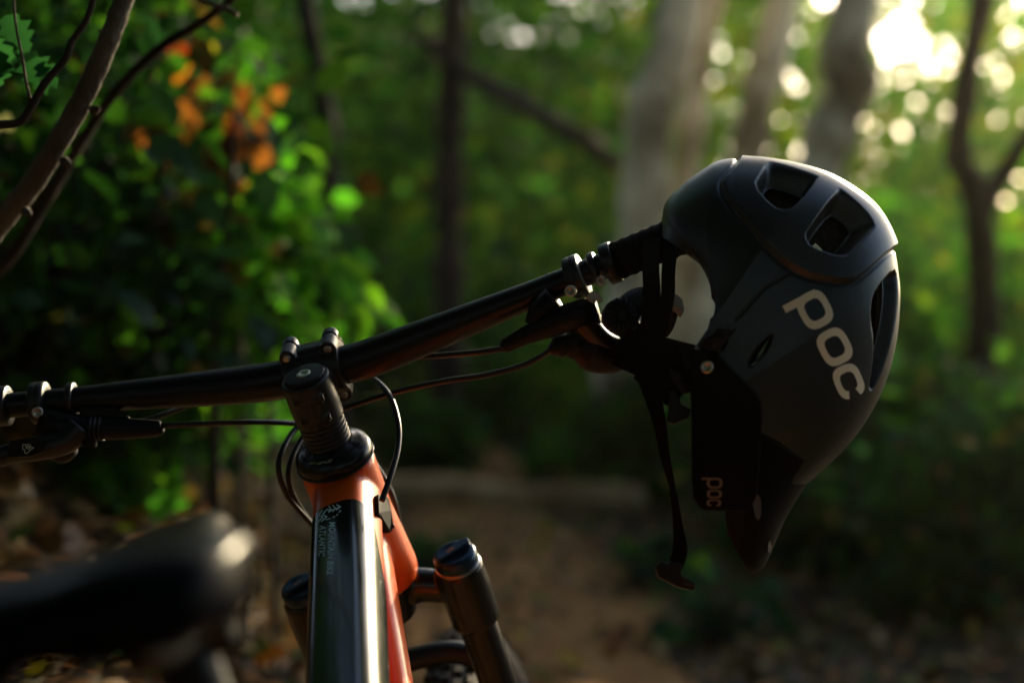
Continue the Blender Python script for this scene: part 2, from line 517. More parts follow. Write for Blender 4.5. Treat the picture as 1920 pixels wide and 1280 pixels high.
TT_D = Vector((0, -.905, -.425)).normalized(); TT_U = Vector((0, -.425, .905)).normalized()
TT_O = HT + Vector((0, -.012, -.010))
def tt_poly(t):
    """cross section of the top tube (x right, z across its top), t = metres from the head tube"""
    k = min(1, t / .30)
    a = .0225 + .003 * k; b = .0315 - .001 * k; h = .044 + .002 * k
    p = [(-a, 0), (0, .0025), (a, 0), (b, -h * .80), (b * .72, -h), (-b * .72, -h), (-b, -h * .80)]
    return round_poly(p, 3)
def tt_point(t, q): return TT_O + TT_D * t + Vector((q[0], 0, 0)) + TT_U * q[1]
fr = MB()
fr.put(*loft([[tt_point(t, q) for q in tt_poly(t)] for t in (-.01, .03, .06, .1, .15, .2, .26, .33, .42, .5, .58)]))
fr.put(*lathe([(.027, -.136), (.036, -.136), (.0375, -.126), (.036, -.1), (.033, -.06), (.0335, -.03), (.0335, -.004), (.032, 0), (.027, 0)], HT, AX, 48))
BB = HT + Vector((0, -.50, -.645))
DT0 = HT - AX * .085 + Vector((0, -.01, 0))
dsec = []
for t in np.linspace(0, 1, 9):
    c = DT0.lerp(BB, t); u = Vector((0, .79, -.61)) ; w = .022 + .009 * math.sin(t * 3.1) * t
    ux = (BB - DT0).normalized(); uy = Vector((1, 0, 0)).cross(ux).normalized()
    dsec.append([c + Vector((1, 0, 0)) * (w * math.copysign(abs(math.cos(a)) ** .7, math.cos(a))) + uy * (w * 1.15 * math.copysign(abs(math.sin(a)) ** .7, math.sin(a))) for a in np.linspace(0, 2 * math.pi, 28, endpoint=False)])
fr.put(*loft(dsec))
ST1 = tt_point(.56, (0, -.02)); ST0 = BB
fr.put(*tube([ST0, ST1.lerp(ST0, .5), ST1 + Vector((0, -.012, .05))], [.026, .022, .0205], 24))
fr.put(*tube([BB - Vector((.045, 0, 0)), BB + Vector((.045, 0, 0))], .026, 24))
frame = remesh(fr.build('frame', M['orange'], bike), .0024, 7)
# rear triangle
for sx in (-1, 1):
    b = MB()
    REAR = BB + Vector((0, -.435, .028))
    b.put(*tube(catmull([BB + Vector((sx * .035, -.03, 0)), BB + Vector((sx * .062, -.14, .01)), REAR + Vector((sx * .07, .03, 0))], 6), [.016, .013, .011], 14))
    b.put(*tube(catmull([REAR + Vector((sx * .07, .02, .01)), REAR + Vector((sx * .062, .13, .2)), ST1 + Vector((sx * .03, -.02, -.06))], 6), [.010, .011, .013], 14))
    b.build('stay', M['orange'], frame)

# black film over the top and side of the top tube
def tt_ring(t, off, n=96):
    p = np.array(tt_poly(t)); p = np.vstack([p, p[:1]])
    L = np.concatenate([[0], np.cumsum(np.linalg.norm(np.diff(p, axis=0), axis=1))])
    u = np.linspace(0, L[-1], n, endpoint=False)
    q = np.stack([np.interp(u, L, p[:, 0]), np.interp(u, L, p[:, 1])], -1)
    d = np.roll(q, -1, 0) - np.roll(q, 1, 0); nn = np.stack([-d[:, 1], d[:, 0]], -1)
    c = q.mean(0); nn *= np.sign(((q - c) * nn).sum(1))[:, None]
    nn /= np.linalg.norm(nn, axis=1)[:, None]
    return q + nn * off, q
def film(u0, u1, t0f, t1, off, nu=60, nt=60):
    """sheet lying on the tube; u runs left to right over its top as a fraction of that path"""
    v, f = [], []
    for j in range(nt + 1):
        for i in range(nu + 1):
            a = i / nu
            s = j / nt
            t = t0f(a) * (1 - s) + t1 * s
            uu = u0(t) * (1 - a) + u1(t) * a
            ring, raw = tt_ring(t, off)
            # order the ring by angle from left over the top to the right
            ang = np.arctan2(raw[:, 0], raw[:, 1] + .025)
            o = np.argsort(ang)
            x = np.interp(uu, ang[o], ring[o, 0]); z = np.interp(uu, ang[o], ring[o, 1])
            v.append(tt_point(t, (x, z)))
    for j in range(nt):
        for i in range(nu):
            k = j * (nu + 1) + i
            f.append((k, k + 1, k + nu + 2, k + nu + 1))
    return v, f
fv, ff = film(lambda t: -1.75, lambda t: 1.2 + .85 * float(smooth01((t - .055) / .12)),
              lambda a: .049 + .022 * abs(a - .66) ** 1.5 + .03 * max(0, .3 - a) + .022 * (max(0, a - .78) / .22) ** 2, .54, .0009)
decal = MB().put(fv, ff).build('black_film', M['decal'], frame)
decal['label'] = 'gloss black film over the top of the frame'
DECAL_BVH = BVHTree.FromPolygons([BM @ p for p in fv], ff)

def cast(bvh, px, py, lift=.0004):
    o = Vector((0, 0, CAM_Z)); d = (W(px, py, 1) - o).normalized()
    h = bvh.ray_cast(o, d)
    if h[0] is None: return None
    n = h[1] if h[1].dot(d) < 0 else -h[1]
    return h[0] + n * lift

def text_tris(txt, size=1.0, bold=.012):
    cu = bpy.data.curves.new('txt', 'FONT'); cu.body = txt; cu.size = size; cu.offset = bold; cu.space_character = 1.08
    cu.resolution_u = 3
    ob = bpy.data.objects.new('txt', cu); COL.objects.link(ob)
    dg = bpy.context.evaluated_depsgraph_get()
    me = bpy.data.meshes.new_from_object(ob.evaluated_get(dg))
    v = [(p.co.x, p.co.y) for p in me.vertices]; f = [tuple(p.vertices) for p in me.polygons]
    bpy.data.objects.remove(ob); bpy.data.curves.remove(cu); bpy.data.meshes.remove(me)
    return v, f

def stick(name, bvh, v2, f, mat, parent, Minv=None, lift=.0004):
    """lay flat artwork (photograph pixels) onto a curved surface"""
    P = [cast(bvh, x, y, lift) for x, y in v2]
    ok = [p is not None for p in P]
    m = MB(); idx = {}
    vs_, fs_ = [], []
    for q in f:
        if all(ok[i] for i in q):
            r = []
            for i in q:
                if i not in idx: idx[i] = len(vs_); vs_.append(Minv @ P[i] if Minv else P[i])
                r.append(idx[i])
            fs_.append(tuple(r))
    if not fs_: return None
    return m.put(vs_, fs_).build(name, mat, parent, smooth=False)

def strokes(segs, th):
    """polylines -> flat quads in 2D"""
    v, f = [], []
    for s in segs:
        for a, b in zip(s[:-1], s[1:]):
            a, b = np.array(a, float), np.array(b, float); d = b - a; d /= np.linalg.norm(d); n = np.array([-d[1], d[0]]) * th / 2
            a = a - d * th * .3; b = b + d * th * .3
            k = len(v); v += [tuple(a + n), tuple(b + n), tuple(b - n), tuple(a - n)]; f.append((k, k + 1, k + 2, k + 3))
    return v, f

def text_to_px(txt, p0, p1, height):
    """text running from p0 to p1 (pixels), letters 'height' px tall to the left of the reading direction"""
    v, f = text_tris(txt)
    xs = [p[0] for p in v]; ys = [p[1] for p in v]
    x0, x1, y0, y1 = min(xs), max(xs), min(ys), max(ys)
    p0, p1 = np.array(p0, float), np.array(p1, float); d = (p1 - p0)
    n = np.array([d[1], -d[0]]); n /= np.linalg.norm(n)
    return [tuple(p0 + d * (x - x0) / (x1 - x0) + n * height * (y - y0) / (y1 - y0)) for x, y in v], f
for txt, p0, p1, h in (('MOUNTAIN BIKE', (617.5, 979), (612.5, 1077), 12.5), ('ATLANTIC', (600, 985), (597, 1042), 12)):
    v, f = text_to_px(txt, p0, p1, h)
    o = stick('lettering', DECAL_BVH, v, f, M['print'], frame, BI)
    if o: o['label'] = 'grey lettering reading ' + txt
# zigzag peaks, fir tree and dotted trail of the emblem
Z = lambda x, y: (560 + x * 200 / 1422, 920 + y * 180 / 1280)
sg = [[Z(275, 240), Z(320, 258), Z(268, 330), Z(325, 350), Z(255, 425)], [Z(330, 225), Z(378, 250), Z(320, 320), Z(378, 345), Z(305, 408)],
      [Z(400, 280), Z(560, 215)], [Z(405, 210), Z(440, 255), Z(400, 285)], [Z(455, 195), Z(492, 235), Z(455, 270)], [Z(508, 188), Z(560, 215), Z(505, 255)], [Z(378, 250), Z(440, 255)]]
v, f = strokes(sg, 2.3)
stick('emblem', DECAL_BVH, v, f, M['print'], frame, BI)
v, f = strokes([[Z(562, 262), Z(540, 285)], [Z(522, 313), Z(508, 325)], [Z(482, 345), Z(455, 355)], [Z(422, 372), Z(365, 385)]], 2.0)
stick('emblem', DECAL_BVH, v, f, M['print'], frame, BI)

# cable port on the right of the head tube
cp = [Bp(*p, 1.178) for p in ((701, 929), (711, 928), (722, 934), (727, 955), (733, 990), (726, 998), (718, 997), (703, 965))]
cpn = (BI.to_3x3() @ (Vector((0, 0, CAM_Z)) - W(715, 960, 1.18)).normalized())
cpn = (cpn + Vector((.9, 0, .1))).normalized()

# --- headset, spacers, stem
hs = MB().put(*lathe([(.020, .000), (.0335, .000), (.0342, .004), (.0342, .008), (.0325, .0125), (.0265, .0165), (.0215, .019), (.0205, .021)], S(0, 0, 0), SM.to_3x3() @ AX, 64)).build('headset_cup', M['anod'], bike)
MB().put(*lathe([(.0337, .0006), (.0352, .0010), (.0352, .0024), (.0337, .0028)], S(0, 0, 0), SM.to_3x3() @ AX, 64)).build('seal_ring', M['satin'], hs)
for k in range(5):
    h0 = .0205 + k * .0046
    MB().put(*lathe([(.0155, h0), (.0196, h0), (.0202, h0 + .0006), (.0202, h0 + .0038), (.0196, h0 + .0044), (.0155, h0 + .0044)], S(0, 0, 0), SM.to_3x3() @ AX, 48)).build('spacer', M['satin'], bike)
CL = AX * .068 + FW * .042                                # bar clamp centre in steering space
st = MB()
st.put(*lathe([(.014, .0435), (.0208, .0435), (.0215, .046), (.0215, .084), (.0205, .087), (.014, .087)], S(0, 0, 0), SM.to_3x3() @ AX, 40))
XR = SM.to_3x3() @ Vector((1, 0, 0))
st.put(*lathe([(.015, -.026), (.0225, -.026), (.0232, -.024), (.0232, .024), (.0225, .026), (.015, .026)], Sv(CL), XR, 40))
sec = []
for t in np.linspace(0, 1, 6):
    c = (AX * .066).lerp(CL, t); hw = .0165 + .004 * t; hh = .0175 - .002 * math.sin(t * 3.14)
    sec.append([Sv(c + Vector((1, 0, 0)) * q[0] * hw + AX * q[1] * hh) for q in round_poly([(-1, -1), (1, -1), (1, 1), (-1, 1)], 2)])
st.put(*loft(sec))
EARS = [(sx * .0185, su) for sx in (-1, 1) for su in (-1, 1)]
for ex, su in EARS:
    c0 = CL + Vector((ex, 0, 0)) + AX * su * .0235 - FW * .010
    st.put(*tube([Sv(c0), Sv(c0 + FW * .018)], .0072, 16))
# pinch bolt bosses on the back of the steerer clamp
for h in (.054, .074):
    c0 = AX * h - FW * .0168 
    st.put(*tube([Sv(c0 + Vector((-.012, 0, 0))), Sv(c0 + Vector((.013, 0, 0)))], .0050, 14))
stem = remesh(st.build('stem', M['satin'], bike), .0011, 5)
for h in (.054, .074):
    c0 = AX * h - FW * .0168 + Vector((.0128, 0, 0))
    MB().put(*lathe([(.0018, 0), (.0034, 0), (.0034, .0016), (.0018, .0016)], Sv(c0), XR, 16)).build('pinch_bolt', M['satin'], stem)
cap = MB().put(*lathe([(.003, .0865), (.0178, .0865), (.0182, .088), (.0178, .0897), (.0165, .0902), (.003, .0902)], S(0, 0, 0), SM.to_3x3() @ AX, 56)).build('top_cap', M['black'], stem)
MB().put(*lathe([(.0024, .0899), (.0062, .0899), (.0062, .0909), (.0056, .0913), (.0030, .0913), (.0026, .0904)], S(0, 0, 0), SM.to_3x3() @ AX, 32)).build('cap_bolt', M['ring'], stem)
fp = MB()
fp.put(*lathe([(.0180, -.0255), (.0240, -.0255), (.0246, -.023), (.0246, .023), (.0240, .0255), (.0180, .0255)], Sv(CL + FW * .004), XR, 40))
for ex, su in EARS:
    c0 = CL + Vector((ex, 0, 0)) + AX * su * .0235 + FW * .009
    fp.put(*tube([Sv(c0), Sv(c0 + FW * .010)], .0074, 16))
face = remesh(fp.build('faceplate', M['anod'], stem), .0012, 4)
for ex, su in EARS:
    c0 = CL + Vector((ex, 0, 0)) + AX * su * .0235 - FW * .0115
    MB().put(*lathe([(.0015, 0), (.0034, 0), (.0038, .0012), (.0038, .003), (.0015, .003)], Sv(c0), SM.to_3x3() @ FW, 16)).build('clamp_bolt', M['steel'], stem)

# --- handlebar
def bar_pt(x):
    s = abs(x)
    z = .0286 * max(0, math.hypot(s - .035, .03) + s - .035 - .035) / .375
    y = -.0246 * max(0, s - .05) / .191
    return CL + Vector((x, y, z))
def bar_r(x):
    s = abs(x)
    return float(np.interp(s, [0, .055, .10, .15, .20, .24, .4], [.0172, .0172, .0158, .0138, .0117, .0112, .0111]))
xs = np.linspace(-.385, .385, 111)
hb = MB().put(*tube([Sv(bar_pt(x)) for x in xs], [bar_r(x) for x in xs], 32)).build('handlebar', M['carbon'], bike)
def ring_on_bar(x, half, r, name, mat, parent, prof=None, n=40):
    c = Sv(bar_pt(x)); d = (Sv(bar_pt(x + .004)) - Sv(bar_pt(x - .004))).normalized()
    prof = prof or [(.0108, -half), (r - .0008, -half), (r, -half + .0008), (r, half - .0008), (r - .0008, half), (.0108, half)]
    return MB().put(*lathe(prof, c, d, n)).build(name, mat, parent)
for sx in (-1, 1):
    g = MB()
    pts = [.276 + i * .0022 for i in range(51)]
    g.put(*tube([Sv(bar_pt(sx * x)) for x in pts], [.0158 + (.0007 if (i // 2) % 2 else 0) for i in range(51)], 32))
    grip = g.build('grip', M['black_matte'], bike)
    ring_on_bar(sx * .274, .0050, .0178, 'lock_ring', M['satin'], grip)
    ring_on_bar(sx * .388, .0030, .0178, 'end_plug', M['black'], grip)
    # brake lever clamp and shifter clamp
    lev = ring_on_bar(sx * .243, .0062, .0176, 'brake_lever', M['satin'], bike,
                      [(.0115, -.0062), (.0178, -.0062), (.0186, -.0054), (.0186, -.0006), (.0182, 0), (.0186, .0006), (.0186, .0054), (.0178, .0062), (.0115, .0062)])
    ring_on_bar(sx * .243 + .00655, .0005, .0180, 'clamp_face', M['white_alloy'] if sx > 0 else M['satin'], lev)
    ring_on_bar(sx * .215 if sx < 0 else .2605, .0030, .0158 if sx < 0 else .0150, 'shifter_clamp', M['satin'], bike)
# tiny graduation marks on the right clamp face, facing the rider's right
c = Sv(bar_pt(.243 + .0071)); d = (Sv(bar_pt(.252)) - Sv(bar_pt(.244))).normalized()

def rod(name, a, b, r, mat, parent, n=18, prof=None):
    a, b = Vector(a), Vector(b); L = (b - a).length
    prof = prof or [(r * .5, 0), (r * .9, 0), (r, r * .25), (r, L - r * .25), (r * .9, L), (r * .5, L)]
    return MB().put(*lathe(prof, a, b - a, n)).build(name, mat, parent)
levers = [o for o in bike.children if o.name.startswith('brake_lever')]
levL, levR = levers[0], levers[1]
# right brake: bolt, master cylinder with hose boot, lever blade
rod('clamp_bolt', Bp(1069, 546, 1.168), Bp(1072, 545, 1.18), .0042, M['steel'], levR, prof=[(.0022, .002), (.0026, 0), (.0044, 0), (.0048, .001), (.0048, .01), (.001, .01)])
rod('clamp_bolt', Bp(1127, 526, 1.168), Bp(1129, 526, 1.18), .0036, M['steel'], levR, prof=[(.0018, .002), (.0022, 0), (.0036, 0), (.004, .001), (.004, .01), (.001, .01)])
MB().put(*tube([Bp(944, 651, 1.205), Bp(948, 648, 1.204), Bp(985, 629, 1.2), Bp(1030, 610, 1.195), Bp(1065, 595, 1.19), Bp(1120, 580, 1.185)], [.0046, .0062, .0078, .0105, .0118, .012], 20)).build('master_cylinder', M['black'], levR)
MB().put(*tube([Bp(1000, 610, 1.2), Bp(1010, 585, 1.2), Bp(1040, 560, 1.195)], [.008, .010, .012], 14)).build('lever_bracket', M['black'], levR)
MB().put(*tube(catmull([Bp(1085, 590, 1.19), Bp(1130, 640, 1.2), Bp(1180, 650, 1.21), Bp(1240, 620, 1.21), Bp(1262, 575, 1.2)], 6), [.011, .010, .0085, .0075, .006], 16)).build('lever_blade', M['satin'], levR)
MB().put(*slab([Bp(1110, 545, 1.176), Bp(1122, 552, 1.176), Bp(1130, 566, 1.176), Bp(1118, 562, 1.176), Bp(1113, 574, 1.176), Bp(1100, 556, 1.176)], BI.to_3x3() @ Vector((.5, -.8, .4)), .004)).build('reach_plate', M['white_alloy'], levR, smooth=False, bevel=.0008)
# chrome hooked trigger tip
hk = MB(); hp = [Bp(1250, 556, 1.165), Bp(1266, 556, 1.165), Bp(1277, 565, 1.165), Bp(1281, 588, 1.165), Bp(1277, 591, 1.165), Bp(1268, 580, 1.165), Bp(1250, 578, 1.165)]
hk.put(*slab(hp, BI.to_3x3() @ Vector((.35, -.5, .8)), .006)).build('trigger_tip', M['white_alloy'], levR, smooth=False, bevel=.0024, seg=3)
# right shifter
sh = MB()
sh.put(*tube(catmull([Bp(1100, 600, 1.2), Bp(1105, 630, 1.21), Bp(1118, 655, 1.21), Bp(1150, 665, 1.21), Bp(1180, 660, 1.21)], 5), [.014, .019, .021, .016, .010], 18))
sh.put(*tube([Bp(1085, 645, 1.205), Bp(1062, 650, 1.205)], [.013, .011], 16))
shf = remesh(sh.build('shifter', M['black'], bike), .0016, 6)
rod('barrel_adjuster', Bp(1068, 641, 1.205), Bp(1031, 657, 1.205), .0095, M['black'], shf, prof=[(.004, -.001), (.0085, 0), (.0098, .002), (.0098, .011), (.0075, .0135), (.0052, .0165), (.003, .019)])
# left brake and shifter
LB = BI.to_3x3() @ Vector((.3, -.9, .25))
rod('clamp_bolt', Bp(70, 773, 1.232), Bp(72, 772, 1.245), .0046, M['steel'], levL, prof=[(.0024, .002), (.0028, 0), (.0046, 0), (.005, .001), (.005, .012), (.001, .012)])
MB().put(*tube([Bp(80, 790, 1.245), Bp(120, 800, 1.245), Bp(165, 802, 1.245), Bp(230, 803, 1.246), Bp(290, 803, 1.247), Bp(302, 801, 1.247), Bp(305, 800, 1.247)], [.014, .014, .0102, .0098, .0075, .0064, .0045], 20)).build('master_cylinder', M['black'], levL)
for px in (172, 180, 189):
    rod('boot_ring', Bp(px, 802, 1.2445), Bp(px + 3, 802, 1.2445), .0112, M['satin'], levL)
MB().put(*slab([Bp(150, 762, 1.25), Bp(215, 763, 1.25), Bp(245, 786, 1.25), Bp(240, 792, 1.25), Bp(150, 795, 1.25)], LB, .012)).build('lever_bracket', M['black'], levL, smooth=False, bevel=.003)
MB().put(*tube(catmull([Bp(150, 800, 1.24), Bp(120, 828, 1.235), Bp(60, 842, 1.23), Bp(20, 850, 1.23), Bp(-60, 876, 1.23)], 6), [.012, .0115, .0105, .009, .008], 16)).build('lever_blade', M['satin'], levL)
lb = MB().put(*slab([Bp(18, 826, 1.216), Bp(60, 820, 1.216), Bp(82, 824, 1.216), Bp(80, 848, 1.216), Bp(58, 856, 1.216), Bp(12, 858, 1.216)], LB, .004)).build('lever_plate', M['black'], levL, smooth=False, bevel=.001)
LPB = BVHTree.FromPolygons([BM @ v.co for v in lb.data.vertices], [tuple(p.vertices) for p in lb.data.polygons])
Y5 = lambda x, y: (x * 200 / 1164, 680 + y * 220 / 1280)
v, f = strokes([[Y5(250, 890), Y5(330, 888), Y5(338, 912), Y5(318, 922), Y5(372, 922), Y5(318, 962), Y5(300, 985), Y5(270, 982), Y5(272, 945), Y5(250, 943), Y5(250, 890)],
                [Y5(275, 905), Y5(312, 903), Y5(315, 914), Y5(282, 922), Y5(300, 935), Y5(330, 935)]], 1.3)
o = stick('lever_emblem', LPB, v, f, M['print'], levL, BI)
MB().put(*tube(catmull([Bp(105, 800, 1.25), Bp(110, 825, 1.25), Bp(120, 838, 1.25), Bp(140, 835, 1.25)], 5), [.012, .016, .015, .008], 16)).build('dropper_lever', M['black'], bike)
rod('adjuster_knob', Bp(168, 808, 1.242), Bp(168, 838, 1.242), .0062, M['black'], levL)

# --- hoses and cables
def hose(name, pts, r=.0026, lab=None):
    o = MB().put(*tube(catmull([Bp(*p) for p in pts], 8), r, 14)).build(name, M['cable'], bike)
    return o
hose('cable', [(1035, 655, 1.205), (985, 683, 1.215), (910, 703, 1.23), (830, 715, 1.245), (740, 735, 1.265), (660, 760, 1.285), (600, 780, 1.295), (556, 802, 1.285), (527, 850, 1.262), (524, 890, 1.26), (541, 932, 1.275), (575, 972, 1.30), (610, 1010, 1.33)])
hose('cable', [(303, 798, 1.247), (370, 795, 1.252), (440, 792, 1.262), (520, 792, 1.285), (600, 800, 1.315), (665, 830, 1.325), (703, 870, 1.325), (733, 922, 1.325), (748, 975, 1.335), (752, 1020, 1.35), (740, 1085, 1.37)])
hose('brake_hose', [(946, 653, 1.205), (900, 660, 1.215), (830, 666, 1.24), (760, 672, 1.27), (690, 694, 1.30), (620, 745, 1.315), (570, 815, 1.29), (544, 868, 1.27), (542, 905, 1.27), (556, 940, 1.285), (580, 975, 1.31), (612, 1012, 1.335)])
hose('brake_hose', [(165, 808, 1.245), (230, 799, 1.25), (290, 783, 1.262), (345, 762, 1.28), (400, 742, 1.295), (480, 722, 1.305), (580, 706, 1.315), (650, 696, 1.31), (693, 706, 1.29), (728, 738, 1.26), (746, 790, 1.235), (746, 840, 1.215), (733, 890, 1.195), (716, 938, 1.18)])

# --- fork: crown, stanchions, dials, lowers, arch
FKX = .073
fork = empty('fork'); fork.parent = bike
AXb = SM.to_3x3() @ AX
def FS(x, a, f=0): return Sv(Vector((x, 0, 0)) + AX * (a - .012) + FW * f)
cr = MB()
for sx in (-1, 1):
    cr.put(*lathe([(.017, -.192), (.0225, -.192), (.0232, -.188), (.0236, -.15), (.0225, -.128), (.0205, -.125), (.017, -.125)], FS(sx * FKX, 0), AXb, 36))
    cr.put(*tube(catmull([FS(0, -.143, .002), FS(sx * .03, -.142, .004), FS(sx * .055, -.150, .002), FS(sx * FKX, -.160, 0)], 6), [.021, .0165, .0145, .019], 24))
cr.put(*tube([FS(0, -.125), FS(0, -.165)], [.029, .023], 32))
crown = remesh(cr.build('crown', M['anod'], fork), .0014, 6)
for sx in (-1, 1):
    rod('stanchion', FS(sx * FKX, -.18), FS(sx * FKX, -.42), .0180, M['anod'], fork, 32)
    MB().put(*lathe([(.0100, -.30), (.0215, -.30), (.0225, -.304), (.0222, -.34), (.021, -.45), (.0195, -.56), (.019, -.60), (.012, -.615)][::-1], FS(sx * FKX, 0), AXb, 32)).build('lower_leg', M['satin'], fork)
    MB().put(*lathe([(.012, -.127), (.0210, -.127), (.0214, -.1255), (.0208, -.1235), (.012, -.1235)], FS(sx * FKX, 0), AXb, 36)).build('crown_cap_ring', M['hub'] if sx > 0 else M['anod'], fork)
    dial = MB().put(*lathe([(.004, -.1238), (.0195, -.1238), (.0203, -.1222), (.0203, -.1150), (.0190, -.1122), (.0165, -.1112), (.012, -.1112), (.0115, -.1118), (.004, -.1118)], FS(sx * FKX, 0), AXb, 48)).build('dial', M['blue'], fork)
    # finger grip standing across the dial
    a = R(38); ex = Vector((math.cos(a), 0, 0)) + FW * math.sin(a); ey = FW * math.cos(a) - Vector((math.sin(a), 0, 0))
    pl = [Sv(Vector((sx * FKX, 0, 0)) + AX * -.1220 + ex * q[0] + ey * q[1]) for q in round_poly([(-.0185, -.0035), (.0185, -.0065), (.0185, .0065), (-.0185, .0035)], 2)]
    MB().put(*slab(pl, AXb, .0062)).build('dial_grip', M['blue'], fork, smooth=False, bevel=.0014)
    pl = [Sv(Vector((sx * FKX, 0, 0)) + AX * -.11872 + ex * q[0] + ey * q[1]) for q in ((-.006, -.0018), (.002, -.0018), (.002, .0018), (-.006, .0018))]
    MB().put(pl, [(0, 1, 2, 3)]).build('dial_mark', M['logo_dim'], fork, smooth=False)
MB().put(*tube(catmull([FS(-FKX, -.325, .012), FS(-.062, -.30, .045), FS(-.03, -.278, .062), FS(.03, -.278, .062), FS(.062, -.30, .045), FS(FKX, -.325, .012)], 6), [.016, .014, .012, .012, .012, .014, .016], 16)).build('arch', M['satin'], fork)

# --- wheels
def wheel(name, centre, axis, up):
    root = empty(name); root.parent = bike
    x, y = Vector(axis).normalized(), Vector(up).normalized(); z = x.cross(y)
    RT, rt = .325, .031
    v, f = [], []
    NU, NV_ = 96, 20
    for i in range(NU):
        a = 2 * math.pi * i / NU; d = y * math.cos(a) + z * math.sin(a)
        for k in range(NV_):
            b = 2 * math.pi * k / NV_
            v.append(centre + d * (RT + rt * math.cos(b) * .95) + x * rt * math.sin(b))
    for i in range(NU):
        for k in range(NV_):
            f.append((i * NV_ + k, ((i + 1) % NU) * NV_ + k, ((i + 1) % NU) * NV_ + (k + 1) % NV_, i * NV_ + (k + 1) % NV_))
    MB().put(v, f).build('tyre', M['tyre'], root)
    tb = MB()
    for i in range(88):                                   # knobs
        for row in (-2, -1, 0, 1, 2):
            a = 2 * math.pi * (i + (.5 if row % 2 else 0)) / 88; d = y * math.cos(a) + z * math.sin(a); t = -y * math.sin(a) + z * math.cos(a)
            b = row * .42; n = d * math.cos(b) + x * math.sin(b); s = -d * math.sin(b) + x * math.cos(b)
            Mx = Matrix((t, s, n)).transposed()
            tb.put(*box(centre + d * RT + n * (rt + .001), .0062, .0042, .0032, Mx))
    t = tb.build('tread', M['tyre'], root, smooth=False); t['kind'] = 'stuff'
    MB().put(*lathe([(.288, -.014), (.300, -.015), (.304, -.012), (.304, .012), (.300, .015), (.288, .014), (.283, 0)], centre, x, 72, True)).build('rim', M['satin'], root)
    MB().put(*lathe([(.006, -.055), (.012, -.055), (.014, -.04), (.026, -.036), (.026, -.032), (.012, -.02), (.012, .02), (.026, .032), (.026, .036), (.014, .04), (.012, .055), (.006, .055)], centre, x, 28)).build('hub', M['satin'], root)
    for i in range(28):
        a = 2 * math.pi * i / 28; s = 1 if i % 2 else -1
        d = y * math.cos(a) + z * math.sin(a); a2 = a + (.5 if (i // 2) % 2 else -.5)
        d2 = y * math.cos(a2) + z * math.sin(a2)
        MB().put(*tube([centre + d2 * .025 + x * s * .034, centre + d * .289], .001, 6)).build('spoke', M['satin'], root)
    return root
FA = Sv(-AX * .700 + FW * .044)
wheel('front_wheel', FA, SM.to_3x3() @ Vector((1, 0, 0)), SM.to_3x3() @ AX)
RA = BB + Vector((0, -.435, .028))
wheel('rear_wheel', RA, Vector((1, 0, 0)), Vector((0, 0, 1)))

# --- cranks
ck = empty('crankset'); ck.parent = bike
for sx in (-1, 1):
    e = BB + Vector((sx * .082, sx * .165, -.03))
    MB().put(*tube([BB + Vector((sx * .05, 0, 0)), BB + Vector((sx * .066, sx * .02, 0)), e], [.017, .014, .012], 14)).build('crank_arm', M['satin'], ck)
    MB().put(*box(e + Vector((sx * .065, 0, 0)), .05, .05, .008)).build('pedal', M['black'], ck, smooth=False, bevel=.003)
MB().put(*lathe([(.03, .045), (.062, .045), (.066, .047), (.062, .049), (.03, .049)], BB, Vector((1, 0, 0)), 64)).build('chainring', M['satin'], ck)

# --- seat post and saddle
SD = Vector((0, -.645, .052)) + HT                        # middle of the saddle top, rear half
post_dir = (ST1 - BB).normalized()
pt = ST1 + post_dir * .05
sp = rod('seat_post', pt - post_dir * .06, SD + Vector((0, .07, -.06)), .0155, M['black'], bike, 28)
rod('seat_clamp', SD + Vector((-.026, .075, -.058)), SD + Vector((.026, .075, -.058)), .013, M['black'], sp, 20)
sad = MB()
secs = []
for t in np.linspace(0, 1, 30):
    y = -.10 + .275 * t                                    # rear to nose
    hw = float(np.interp(t, [0, .04, .12, .25, .42, .6, .8, .95, 1], [.045, .061, .071, .072, .055, .034, .023, .019, .010]))
    zt = float(np.interp(t, [0, .06, .2, .5, .85, 1], [-.006, .006, .008, -.004, -.006, -.016]))
    th = float(np.interp(t, [0, .1, .3, .6, 1], [.026, .046, .046, .036, .020]))
    sc = []
    for a in np.linspace(0, 2 * math.pi, 40, endpoint=False):
        cx, cz = math.cos(a), math.sin(a)
        x = hw * math.copysign(abs(cx) ** .75, cx)
        if cz >= 0: z = zt - .016 + .016 * cz ** .8 - .003 * math.exp(-(x / .012) ** 2)
        else: z = zt - .016 - (th - .016) * abs(cz) ** .35 * abs(cx) ** .3
        sc.append(SD + Vector((x, y, z)))
    secs.append(sc)
sad.put(*loft(secs))
so = sad.build('saddle', M['saddle'], bike); so['label'] = 'glossy black saddle, large and blurred at the lower left'
ss = so.modifiers.new('sub', 'SUBSURF'); ss.levels = 1; ss.render_levels = 1
for sx in (-1, 1):
    MB().put(*tube(catmull([SD + Vector((sx * .03, -.075, -.03)), SD + Vector((sx * .024, -.02, -.046)), SD + Vector((sx * .022, .06, -.05)), SD + Vector((sx * .02, .11, -.042)), SD + Vector((sx * .008, .16, -.022))], 6), .0036, 10)).build('saddle_rail', M['black'], so)

